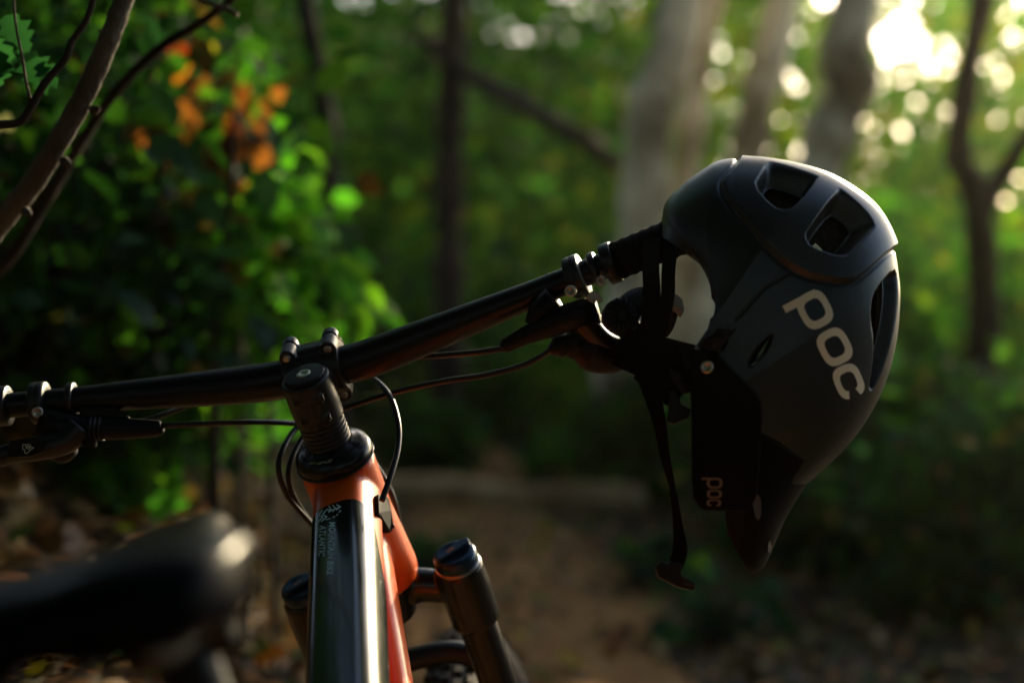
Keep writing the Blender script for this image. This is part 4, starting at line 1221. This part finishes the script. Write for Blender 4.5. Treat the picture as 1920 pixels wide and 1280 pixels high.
# ------------------------------------------------------------------ shrubs
def shrub_mesh(N, r, sz, pals, w, K=18, spread=.28):
    P = clumps(N, (0, 0, r[2] * .95), r, K, spread); P[:, 2] = np.maximum(P[:, 2], .02)
    P = P[(((P - np.array((0, 0, r[2] * .95))) / np.array(r)) ** 2).sum(1) < 1.6]; N = len(P)
    return leaf_cloud(P, rng.uniform(sz * .6, sz * 1.35, N), pick(pals, w, N), .4, .2)
def stems_mesh(r, n=6):
    m = MB()
    for k in range(n):
        a = rng.uniform(0, 6.28); e = Vector((math.cos(a) * r[0] * .6, math.sin(a) * r[1] * .6, r[2] * rng.uniform(1, 1.5)))
        m.put(*tube(catmull([Vector((0, 0, -.05)), e * .4 + Vector((0, 0, .05)), e], 5), [.012, .008, .003], 6))
    return m.mesh('stem')
SHR = {}
def shrub(name, label, x, y, r, N, sz, pals, w, group, key=None, z=None):
    z = gz(x, y) if z is None else z
    root = empty(name, (x, y, z), label, 'shrub', group)
    if key is None or key not in SHR:
        fm_, sm_ = shrub_mesh(N, r, sz, pals, w), stems_mesh(r)
        if key is not None: SHR[key] = (fm_, sm_)
    else:
        fm_, sm_ = SHR[key]; root.rotation_euler = (0, 0, rng.uniform(0, 6.28))
    add('foliage', fm_, M['leaf'], root, smooth=False); add('stem', sm_, M['bark_dark'], root)
    return root
SHADED = [GREENS * .7, TEAL * .7, BROWNS * .35]  # palettes scaled down: shade on the bank put into the leaf colour
shrub('shrub', 'dark leafy shrub filling the upper left corner behind the smooth stem', -.95, 2.7, (.55, .5, .62), 2600, .07, SHADED, [.65, .27, .08], 'shrubs on the bank', z=.95)
shrub('shrub', 'dark low shrub on the bank below the smooth stem', -1.0, 3.1, (.5, .5, .40), 2200, .06, SHADED, [.55, .35, .1], 'shrubs on the bank', z=.75)
shrub('shrub', 'dark green shrub behind the dry brown leaf cluster', -.95, 3.7, (.4, .5, .7), 2000, .075, SHADED, [.75, .2, .05], 'shrubs on the bank', z=.7)
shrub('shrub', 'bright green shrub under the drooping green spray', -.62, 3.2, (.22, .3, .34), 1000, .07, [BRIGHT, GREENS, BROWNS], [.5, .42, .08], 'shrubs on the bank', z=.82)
shrub('shrub', 'deep green shrub standing behind the left half of the bar', -1.45, 4.8, (.6, .7, .7), 2400, .09, SHADED, [.75, .2, .05], 'shrubs on the bank')
shrub('shrub', 'deep green shrub left of the curved dark trunk', -1.55, 6.4, (.6, .6, .8), 2400, .11, SHADED, [.8, .17, .03], 'shrubs on the bank')
G2 = 'undergrowth behind the trail'
rows = [('green bush behind the right half of the bar', .25, 14.0, (.9, .7, .65), .11, 'a'), ('green bush at the foot of the thick pale trunk', .95, 8.6, (.5, .5, .35), .1, 'a'),
        ('dark low bush added to darken the foot of the thick pale trunk', .76, 8.5, (.36, .2, .36), .09, 'c'), ('low green plant growing behind the fallen log', .42, 9.9, (.3, .3, .16), .09, 'b'),  # the dark bush is added so the trunk foot reads dark
        ('green bush right of the trail beneath the helmet visor', 1.4, 6.2, (.45, .45, .3), .1, 'c'), ('dark green bush in the lower right corner', 1.75, 5.2, (.6, .6, .45), .1, 'c'),
        ('dark green bush right behind the visor tip', 1.6, 6.9, (.7, .6, .55), .11, 'c'), ('mid green bush at the right edge below the forked tree', 2.5, 6.6, (.7, .7, .75), .11, 'd'),
        ('mid green bush right of the helmet', 1.95, 7.6, (.6, .6, .85), .11, 'd'), ('sunny green bush behind the helmet letters', 2.3, 9.4, (.9, .8, .95), .13, 'd'),
        ('yellow green bush high behind the crown of the helmet', 1.7, 11.0, (.8, .8, 1.0), .14, 'e'), ('yellow green bush left of the forked tree', 3.0, 11.5, (1.0, .9, 1.1), .15, 'e'),
        ('yellow green bush beyond the forked tree at the right edge', 4.0, 10.5, (1.0, .9, 1.2), .15, 'e'), ('shady bush left of the thick pale trunk', -.2, 15.5, (.9, .8, .8), .14, 'f'),
        ('low shady bush at the foot of the upright dark trunk', -.6, 10.4, (.32, .3, .26), .12, 'f'), ('shady bush beyond the upright dark trunk', -1.3, 15.5, (1.0, .8, 1.0), .15, 'f'), ('yellowing bush above the slanting dead pole', .75, 12.5, (.55, .7, .75), .14, 'e')]
PALS = {'a': ([GREENS, BRIGHT], [.7, .3]), 'b': ([BRIGHT, GREENS], [.6, .4]), 'c': ([GREENS, TEAL, BROWNS], [.65, .3, .05]), 'd': ([GREENS, BRIGHT, YELLOW], [.6, .3, .1]), 'e': ([YELLOW, BRIGHT, GREENS], [.5, .3, .2]), 'f': ([GREENS, BRIGHT], [.85, .15])}
for lab, x, y, r, sz, k in rows:
    shrub('shrub', lab, x, y, r, 1900, sz, *PALS[k], G2, z=gz(x, y) - (.0 if r[2] < .6 else .05))
# small broad-leaved plants beside the trail
for lab, px, py, d, r, pl in (('teal green plant right of the frame beside the trail', 800, 965, 5.6, .17, [TEAL, GREENS]), ('teal green plant near the strap buckle', 1340, 1090, 4.6, .2, [TEAL, GREENS]),
                              ('small plant at the right of the log', 1240, 1030, 5.6, .14, [TEAL, GREENS]), ('small green plant under the left lever', 200, 640, 2.9, .12, [BRIGHT, GREENS])):
    c = W(px, py, d); shrub('ground_plant', lab, c.x, c.y, (r, r, r * .7), 130, .09, pl, [.7, .3], 'small plants by the trail', z=gz(c.x, c.y))

# far woodland that reads as one mass, thinning out toward the bright sky at the upper right
def far_band(N, y0, y1, x0, x1, z1, sz, name, holes, pals, w):
    y = rng.uniform(y0, y1, N); x = rng.uniform(x0, x1, N) * y / y1; z = rng.uniform(0, 1, N) ** 1.15 * z1 * y / y1
    P = np.stack([x, y, ground_z(x, y) + z], -1)
    # clumpy: leaves gather round random centres
    c = P[rng.integers(0, N, N // 60)]; k = rng.integers(0, len(c), N)
    P = np.where((rng.random(N) < .7)[:, None], c[k] + rng.normal(size=(N, 3)) * .55, P)
    P = P[P[:, 1] > y0 * .9]
    ax, az = P[:, 0] / P[:, 1], (P[:, 2] - CAM_Z) / P[:, 1]
    keep = np.ones(len(P), bool)
    for hx, hz, hr in holes: keep &= ((ax - hx) ** 2 + (az - hz) ** 2) > hr ** 2
    sparse = smooth01((ax - .16) / .12) * smooth01((az - .11) / .1)
    keep &= rng.random(len(P)) > sparse * .28
    keep &= ~((ax > .37) & (az > .16) & (rng.random(len(P)) < .9)) & ~((ax > .26) & (az > .25) & (rng.random(len(P)) < .95))     # a clearing to the right lets the low sun in
    P = P[keep]; n = len(P)
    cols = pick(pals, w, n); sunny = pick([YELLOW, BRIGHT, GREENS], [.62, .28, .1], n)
    ax = P[:, 0] / P[:, 1]; cols = np.where((rng.random(n) < smooth01((ax - .02) / .16))[:, None], sunny, cols)  # golden sun glow put into the leaf colour toward the right
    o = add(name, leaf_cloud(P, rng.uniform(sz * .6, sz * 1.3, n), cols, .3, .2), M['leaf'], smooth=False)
    return o
HOLES = [(.273, .213, .017), (.222, .246, .012), (.345, .18, .004)]
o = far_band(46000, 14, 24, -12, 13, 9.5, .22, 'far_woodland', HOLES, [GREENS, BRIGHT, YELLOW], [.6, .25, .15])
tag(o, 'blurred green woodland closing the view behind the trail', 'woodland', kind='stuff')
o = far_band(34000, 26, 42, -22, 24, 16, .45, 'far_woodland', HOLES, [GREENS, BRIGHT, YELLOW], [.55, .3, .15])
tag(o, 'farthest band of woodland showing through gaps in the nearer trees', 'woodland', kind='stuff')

# unseen leaf mass added behind and left of the viewpoint to shut out sky
N = 34000
az = R(1) * rng.uniform(96, 318, N); rad = rng.uniform(4.2, 9.5, N); zz = rng.uniform(0, 11, N)
P = np.stack([np.sin(az) * rad, np.cos(az) * rad, np.zeros(N)], -1); P[:, 2] = ground_z(P[:, 0], P[:, 1]) + zz
N2 = 15000
Q_ = np.stack([rng.uniform(-9, 1.6, N2), rng.uniform(-8, 2.2, N2), rng.uniform(5.5, 9, N2)], -1)
P = np.concatenate([P, Q_]); N = len(P)
c = P[rng.integers(0, N, N // 50)]; k = rng.integers(0, len(c), N)
P = np.where((rng.random(N) < .5)[:, None], c[k] + rng.normal(size=(N, 3)) * .5, P)
P = P[(np.hypot(P[:, 0], P[:, 1]) > 3.6) | (P[:, 2] > 5)]; N = len(P)
o = add('added_woodland', leaf_cloud(P, rng.uniform(.2, .42, N), pick([SHADE_LEAF], [1], N), .3, .2), M['leaf'], smooth=False)
tag(o, 'unseen dark woodland added behind the viewpoint to shade the bike', 'woodland', kind='stuff')

# ------------------------------------------------------------------ log on the ground
lg = [W(715, 915, 8.6), W(850, 920, 8.5), W(980, 928, 8.3), W(1100, 936, 8.15), W(1200, 942, 8.0)]
for q in lg: q.z = gz(q.x, q.y) + .035
lroot = empty('fallen_log', lg[0], 'long pale fallen log lying across the trail', 'log')
m = MB().put(*tube(catmull(jag(lg, .01), 8), [.135, .13, .125, .12, .115], 20, caps=False)); m.v = [q - lg[0] for q in m.v]; m.build('log_body', M['wood_log'], lroot)
d_ = (lg[-1] - lg[-2]).normalized()
m = MB().put(*lathe([(.001, .004), (.07, .006), (.112, .0), (.116, -.02)], lg[-1], d_, 24)); m.v = [q - lg[0] for q in m.v]; m.build('cut_end', M['wood_cut'], lroot)
m = MB().put(*lathe([(.001, .004), (.08, .006), (.131, .0), (.135, -.02)], lg[0], -(lg[1] - lg[0]).normalized(), 24)); m.v = [q - lg[0] for q in m.v]; m.build('cut_end', M['wood_cut'], lroot)
a, b = W(1290, 952, 8.3), W(1400, 972, 8.2)
for q in (a, b): q.z = max(q.z, gz(q.x, q.y) + .05)
o = MB().put(*tube(catmull([a, a.lerp(b, .5), b], 6), [.075, .082, .08], 18)).build('log_stub', M['wood_cut'])
tag(o, 'short pale piece of log right of the long one, behind the small visor lettering', 'log')

# ------------------------------------------------------------------ fallen leaves one can tell apart
def blade(lobed):
    v, f = [], []
    n = 9
    for i in range(n + 1):
        t = i / n
        w = .30 * math.sin(math.pi * min(1, t ** .75 * .97 + .02)) * (1 + (.28 if lobed else .06) * (1 if i % 2 else -1))
        z = .06 * math.sin(t * 3) - .10 * t * t
        v += [(t, 0, z), (t - .03 * (i % 2), w, z + w * .28), (t - .03 * (i % 2), -w, z + w * .22)]
    for i in range(n):
        a, b = i * 3, i * 3 + 3
        f += [(a, b, b + 1, a + 1), (a, a + 2, b + 2, b)]
    me = pymesh('leaf_blade', v, f); me.polygons.foreach_set('use_smooth', [True] * len(me.polygons)); return me
lf, lf_lobed = blade(False), blade(True)
def solid_leaf_mat(name, col):
    m = principled(name, col, .7, spec=.2, col2=tuple(c * .6 for c in col), nscale=6, bump=.2, bscale=20)
    nt = m.node_tree; b = nt.nodes['Principled BSDF']; out = nt.nodes['Material Output']
    tr = nt.nodes.new('ShaderNodeBsdfTranslucent'); tr.inputs[0].default_value = (min(.6, col[0] * 1.7), min(.6, col[1] * 1.7), col[2] * .7, 1)
    mx = nt.nodes.new('ShaderNodeMixShader'); mx.inputs[0].default_value = .55
    nt.links.new(b.outputs[0], mx.inputs[1]); nt.links.new(tr.outputs[0], mx.inputs[2]); nt.links.new(mx.outputs[0], out.inputs[0])
    return m
LM = {'orange': solid_leaf_mat('leaf_orange', (.55, .14, .02)), 'brown': solid_leaf_mat('leaf_brown', (.2, .07, .024)), 'tan': solid_leaf_mat('leaf_tan', (.38, .22, .08)), 'cream': solid_leaf_mat('leaf_cream', (.6, .5, .26)),
      'yellow': solid_leaf_mat('leaf_yellow', (.5, .34, .04)), 'green': solid_leaf_mat('leaf_green', (.06, .25, .02)), 'lime': solid_leaf_mat('leaf_lime', (.11, .30, .025)), 'deep': solid_leaf_mat('leaf_deep', (.03, .11, .025)), 'oak': solid_leaf_mat('leaf_oak', (.012, .06, .028)), 'red': solid_leaf_mat('leaf_red', (.3, .05, .025))}
LMESH = {}
for k, mt in LM.items():
    me = (lf_lobed if k in ('oak', 'brown', 'tan') else lf).copy(); me.materials.append(mt); LMESH[k] = me
def leaf_obj(name, kind, P, direction, size, nrm, parent=None, wid=1.0):
    d = Vector(direction).normalized(); n = Vector(nrm); n = (n - d * n.dot(d)).normalized(); s = n.cross(d)
    o = bpy.data.objects.new(name, LMESH[kind]); COL.objects.link(o)
    Mx = Matrix((d * size, s * size * wid, n * size)).transposed().to_4x4(); Mx.translation = Vector(P)
    if parent is not None: o.parent = parent; Mx = parent.matrix_world.inverted() @ Mx
    o.matrix_world = Mx if parent is None else Mx
    if parent is not None: o.matrix_local = Mx
    return o
bpy.context.view_layer.update()
def ground_hit(px, py):
    a = 1.6
    for d in np.arange(1.5, 14, .02):
        p = W(px, py, d)
        if p.z < gz(p.x, p.y): return p
    return None
for grp, kind, base_size, L in (
    ('fallen leaves on the bank', 'tan', .075, [(215, 1170, 'tan leaf lying on the bank straight below the saddle'), (505, 1052, 'tan leaf lying on the bank just right of the saddle'), (460, 850, 'tan leaf on the bank left of the cable loops'),
        (60, 960, 'tan leaf at the left edge above the saddle'), (340, 905, 'tan leaf on the bank right above the middle of the saddle'), (398, 1130, 'tan leaf on the bank below the right end of the saddle'), (60, 1250, 'tan leaf in the bottom left corner'), (185, 885, 'tan leaf on the bank below the left hose boot')]),
    ('orange leaves on the bank', 'orange', .075, [(475, 1270, 'orange leaf at the bottom edge left of the frame'), (190, 1185, 'orange leaf on the bank beneath the saddle'), (40, 872, 'orange leaf on the bank below the left brake lever'), (300, 690, 'orange leaf showing above the left half of the bar'),
        (545, 1230, 'orange leaf beside the left side of the frame near the bottom'), (245, 850, 'orange leaf on the bank below the left hose')]),
    ('leaves on the trail', 'yellow', .085, [(985, 1040, 'largest yellow leaf on the trail, right of the fork dial'), (1005, 1002, 'small yellow leaf just beyond the largest one on the trail'), (885, 977, 'yellow leaf on the trail above the fork dial'),
        (1090, 1268, 'yellow leaf on the trail at the bottom edge'), (990, 1225, 'yellow leaf on the trail close to the right fork leg')]),
    ('reddish leaves by the trail', 'brown', .085, [(1110, 1040, 'reddish leaf on the trail between the fork and the strap buckle'), (1205, 985, 'reddish leaf below the right end of the log'), (1300, 1012, 'reddish leaf left of the visor tip'), (1140, 1230, 'reddish leaf on the trail near the bottom edge')])):
    for px, py, lab in L:
        p = ground_hit(px, py)
        if p is None: continue
        sz = base_size * (1.5 if 'largest' in lab else .7 if 'small' in lab else rng.uniform(.9, 1.2))
        o = leaf_obj('fallen_leaf', kind, p + Vector((0, 0, .03)), Vector((rng.normal(), rng.normal() * .5, .2)), sz, Vector((rng.normal() * .3, -.5, 1)), None, 1.2)
        tag(o, lab, 'leaf', grp)

# ------------------------------------------------------------------ near growth at the left
def vine(name, label, stems, cat='shrub'):
    base = Vector(stems[0][0][0]); root = empty(name, base, label, cat)
    for pts, r0, r1 in stems:
        m = MB().put(*tube(catmull([Vector(q) for q in pts], 8), [r0, r1], 10)); m.v = [q - base for q in m.v]
        m.build('stem', M['bark_twig'], root)
    bpy.context.view_layer.update()
    return root
def dress(root, pts, kinds, n, size, droop=.6, spread=.05, wid=1.0):
    P = catmull([Vector(q) for q in pts], 10)
    for i in range(n):
        k = rng.integers(0, len(P) - 1); d = (P[k + 1] - P[k]).normalized()
        s = d.cross(Vector((0, 1, 0))).normalized() * (1 if i % 2 else -1)
        dr = (d * .5 + s * .7 + Vector((rng.normal() * .35, rng.normal() * .4, rng.normal() * .35 - droop))).normalized()
        leaf_obj('leaf', kinds[rng.integers(0, len(kinds))], P[k] + Vector(rng.normal(size=3) * spread * .5), dr, size * rng.uniform(.7, 1.3), Vector((rng.normal() * .5, -.6 + rng.normal() * .4, .9)), root, wid)
b0 = lambda px, py, d: Vector((W(px, py, d).x, d, gz(W(px, py, d).x, d)))
arch = [W(330, 345, 2.97), W(420, 355, 2.90), W(500, 380, 2.84), W(570, 450, 2.77), W(640, 540, 2.77), W(712, 618, 2.77)]
arch2 = [W(450, 80, 3.17), W(480, 170, 3.10), W(470, 300, 3.04), W(490, 420, 3.04), W(505, 520, 3.04)]
arch3 = [W(600, 450, 3.30), W(560, 400, 3.23), W(520, 300, 3.17), W(470, 160, 3.17), W(380, 130, 3.17)]
v_ = vine('arching_bramble', 'bright green leafy spray arching down toward the stem of the bike', [([b0(400, 700, 3.17), W(420, 600, 3.10), W(440, 460, 3.04), W(425, 380, 2.97), arch[1]], .008, .005), (arch, .005, .002), (arch2, .005, .002), (arch3, .004, .002)])
dress(v_, arch, ['green', 'lime', 'green', 'deep'], 62, .062, .5, .05)
dress(v_, arch[2:], ['lime', 'green', 'green'], 36, .075, .8, .05, .8)
for k_, pts_ in enumerate(([(395, 335, 2.95), (415, 430, 2.9), (428, 520, 2.9), (420, 610, 2.9)], [(470, 365, 2.9), (520, 455, 2.85), (548, 550, 2.85), (585, 640, 2.85)])):
    sp_ = [W(*q) for q in pts_]
    m_ = MB().put(*tube(catmull(sp_, 8), [.004, .002], 8)); m_.v = [q - Vector(v_.location) for q in m_.v]; m_.build('stem', M['bark_twig'], v_)
    dress(v_, sp_, ['green', 'lime', 'green', 'deep'], 26, .075, .9, .05, .75)
dress(v_, arch[:3], ['green', 'deep', 'lime'], 30, .075, .6, .1)
dress(v_, arch2, ['green', 'deep', 'lime', 'green'], 40, .055, .6, .08)
dress(v_, arch3, ['green', 'deep', 'lime'], 34, .055, .6, .07)
for px, py, d, kd, n, sz, sp in ((365, 275, 2.2, 'brown', 13, .085, .045), (430, 245, 2.2, 'brown', 12, .085, .04), (400, 300, 2.2, 'brown', 9, .08, .045), (475, 175, 2.25, 'brown', 5, .05, .02), (375, 335, 2.2, 'brown', 3, .06, .02)):
    for i in range(n):
        leaf_obj('dry_leaf', kd, W(px, py, d * 1.3) + Vector(rng.normal(size=3) * sp), Vector((rng.normal() * .5, rng.normal() * .3, -1)), sz * rng.uniform(.8, 1.2), Vector((rng.normal() * .6, -1, .3)), v_, 1.1)
for px, py, d, kd, sz in ((334, 102, 2.1, 'orange', .05), (320, 92, 2.1, 'red', .045), (430, 490, 2.2, 'orange', .06), (432, 505, 2.2, 'orange', .05), (374, 180, 2.1, 'cream', .04), (392, 165, 2.1, 'lime', .04), (295, 132, 2.2, 'tan', .04), (378, 84, 2.2, 'yellow', .035), (12, 212, 1.5, 'cream', .03), (255, 225, 2.3, 'red', .05), (110, 110, 2.0, 'red', .04)):
    for q in range(2):
        leaf_obj('dry_leaf' if kd in ('orange', 'red', 'tan', 'cream') else 'leaf', kd, W(px, py, d * 1.3) + Vector(rng.normal(size=3) * .008), Vector((rng.normal() * .6, rng.normal() * .3, -.6)), sz * 1.1, Vector((rng.normal() * .4, -1, .4)), v_, 1.2)
# slim saplings behind the bar
for lab, pts, r in (('slim dark sapling stem standing on the bank below the bar', [(402, 935, 2.6), (400, 800, 2.6), (398, 690, 2.6), (410, 560, 2.6), (432, 420, 2.6), (440, 200, 2.6)], .011),
                    ('pale slim sapling stem right of the dark one', [(455, 900, 2.9), (452, 650, 2.9), (455, 480, 2.9), (450, 300, 2.9)], .008),
                    ('pale slim sapling stem nearest the stem of the bike', [(520, 880, 3.0), (515, 660, 3.0), (500, 480, 3.0), (490, 100, 3.0)], .009)):
    P = [W(*q) for q in pts]; P[0].z = gz(P[0].x, P[0].y) - .02
    o = MB().put(*tube(catmull(jag(P, .006), 8), [r, r * .8, r * .5], 10)).build('sapling', M['bark_dark'] if 'dark' in lab.split()[1:2] else M['bark_twig'])
    tag(o, lab, 'sapling')
# smooth bare stem crossing the upper left corner, knots and stubs on it
stp = [(-150, 640, 1.45), (-60, 500, 1.42), (0, 418, 1.40), (60, 345, 1.38), (110, 265, 1.36), (160, 175, 1.35), (200, 85, 1.34), (232, 0, 1.34), (262, -110, 1.34), (280, -260, 1.36)]
P = [W(*q) for q in stp]; P = [b0(-260, 900, 1.6)] + P
sroot = empty('bare_sapling', P[0], 'smooth bare grey stem crossing the upper left corner', 'sapling')
C_ = catmull(P, 14); rr = [(.0122 - .0036 * i / len(C_)) * (1 + .03 * math.sin(i * .9) + .02 * rng.normal()) for i in range(len(C_))]
m = MB().put(*tube(C_, rr, 24)); m.v = [q - P[0] for q in m.v]; m.build('stem', M['bark_twig'], sroot)
for (x, y), (x2, y2) in (((120, 302), (133, 309)), ((198, 68), (186, 58)), ((48, 396), (58, 404)), ((176, 207), (186, 203))):
    a, b = W(x, y, 1.355), W(x2, y2, 1.345)
    m = MB().put(*tube([a, a.lerp(b, .6), b], [.005, .0035, .0012], 8)); m.v = [q - P[0] for q in m.v]; m.build('stub', M['bark_twig'], sroot)
stp = [(-140, 640, 1.75), (0, 505, 1.72), (60, 420, 1.7), (150, 270, 1.68), (215, 175, 1.66), (300, 90, 1.64), (380, 40, 1.62), (470, -30, 1.6)]
P = [b0(-260, 900, 1.9)] + [W(*q) for q in stp]
o = MB().put(*tube(catmull(P, 10), [.0075, .007, .006, .004], 14)).build('bare_sapling', M['bark_dark']); tag(o, 'darker blurred stem running just behind the smooth bare one', 'sapling')
# thorny twig at the far left
P = [W(*q) for q in ((-60, 240, 1.32), (0, 234, 1.3), (38, 228, 1.3), (62, 195, 1.3), (85, 155, 1.3), (122, 112, 1.3), (135, 78, 1.3), (158, 45, 1.3), (172, 10, 1.3), (190, -60, 1.3))]
tr_ = empty('thorny_twig', P[0], 'thin dark thorny twig zigzagging at the far left edge', 'twig')
m = MB().put(*tube(catmull(P, 8), [.0040, .0038, .0032, .0026], 10)); m.v = [q - P[0] for q in m.v]; m.build('twig', M['bark_dark'], tr_)
for (x, y), (x2, y2) in (((82, 160), (73, 150)), ((130, 84), (140, 78)), ((150, 55), (146, 62)), ((158, 44), (170, 43)), ((78, 170), (82, 178)), ((62, 198), (68, 199)), ((58, 200), (48, 206)), ((126, 105), (118, 98))):
    m = MB().put(*tube([W(x, y, 1.3), W(x2, y2, 1.298)], [.002, .0004], 6)); m.v = [q - P[0] for q in m.v]; m.build('thorn', M['bark_twig'], tr_)
m = MB().put(*tube(catmull([W(60, 195, 1.3), W(50, 160, 1.3), W(42, 110, 1.3), W(30, 50, 1.3), W(24, -20, 1.3)], 8), [.0016, .0014, .0012], 8)); m.v = [q - P[0] for q in m.v]; m.build('twig', M['bark_twig'], tr_)
bpy.context.view_layer.update()
for px, py, dx, dy, sz in ((10, 30, .3, -.6, .045), (20, 75, -.3, -.6, .045), (45, 100, .5, -.9, .045), (0, 95, -.2, -1, .04), (70, 120, .4, -.5, .03)):
    leaf_obj('leaf', 'oak', W(px, py, 1.36), Vector((dx, .1, dy)), sz, Vector((.3, -1, .5)), tr_, 1.1)
# twig tip hanging into the top of the picture
P = [W(*q) for q in ((330, -40, 1.5), (372, -2, 1.5), (400, 8, 1.5), (428, 18, 1.5), (445, 29, 1.5))]
o = MB().put(*tube(catmull(P, 8), [.0035, .003, .0026, .003], 10)).build('twig', M['bark_twig']); tag(o, 'short broken twig end poking in at the top edge', 'twig')

# ------------------------------------------------------------------ hazy air of the wood
hz_ = MB().put(*box((0, 50, 12.25), 120, 110, 13.75)).build('haze', None, smooth=False)
hm = bpy.data.materials.new('hazy_air'); hm.use_nodes = True
nt = hm.node_tree; nt.nodes.remove(nt.nodes['Principled BSDF'])
pv = nt.nodes.new('ShaderNodeVolumePrincipled')
pv.inputs['Color'].default_value = (.95, .93, .72, 1)
pv.inputs['Density'].default_value = .0004
pv.inputs['Anisotropy'].default_value = .78
nt.links.new(pv.outputs[0], nt.nodes['Material Output'].inputs['Volume'])
hz_.data.materials.append(hm)
tag(hz_, 'thin pale haze hanging between the trees', 'haze', kind='stuff')
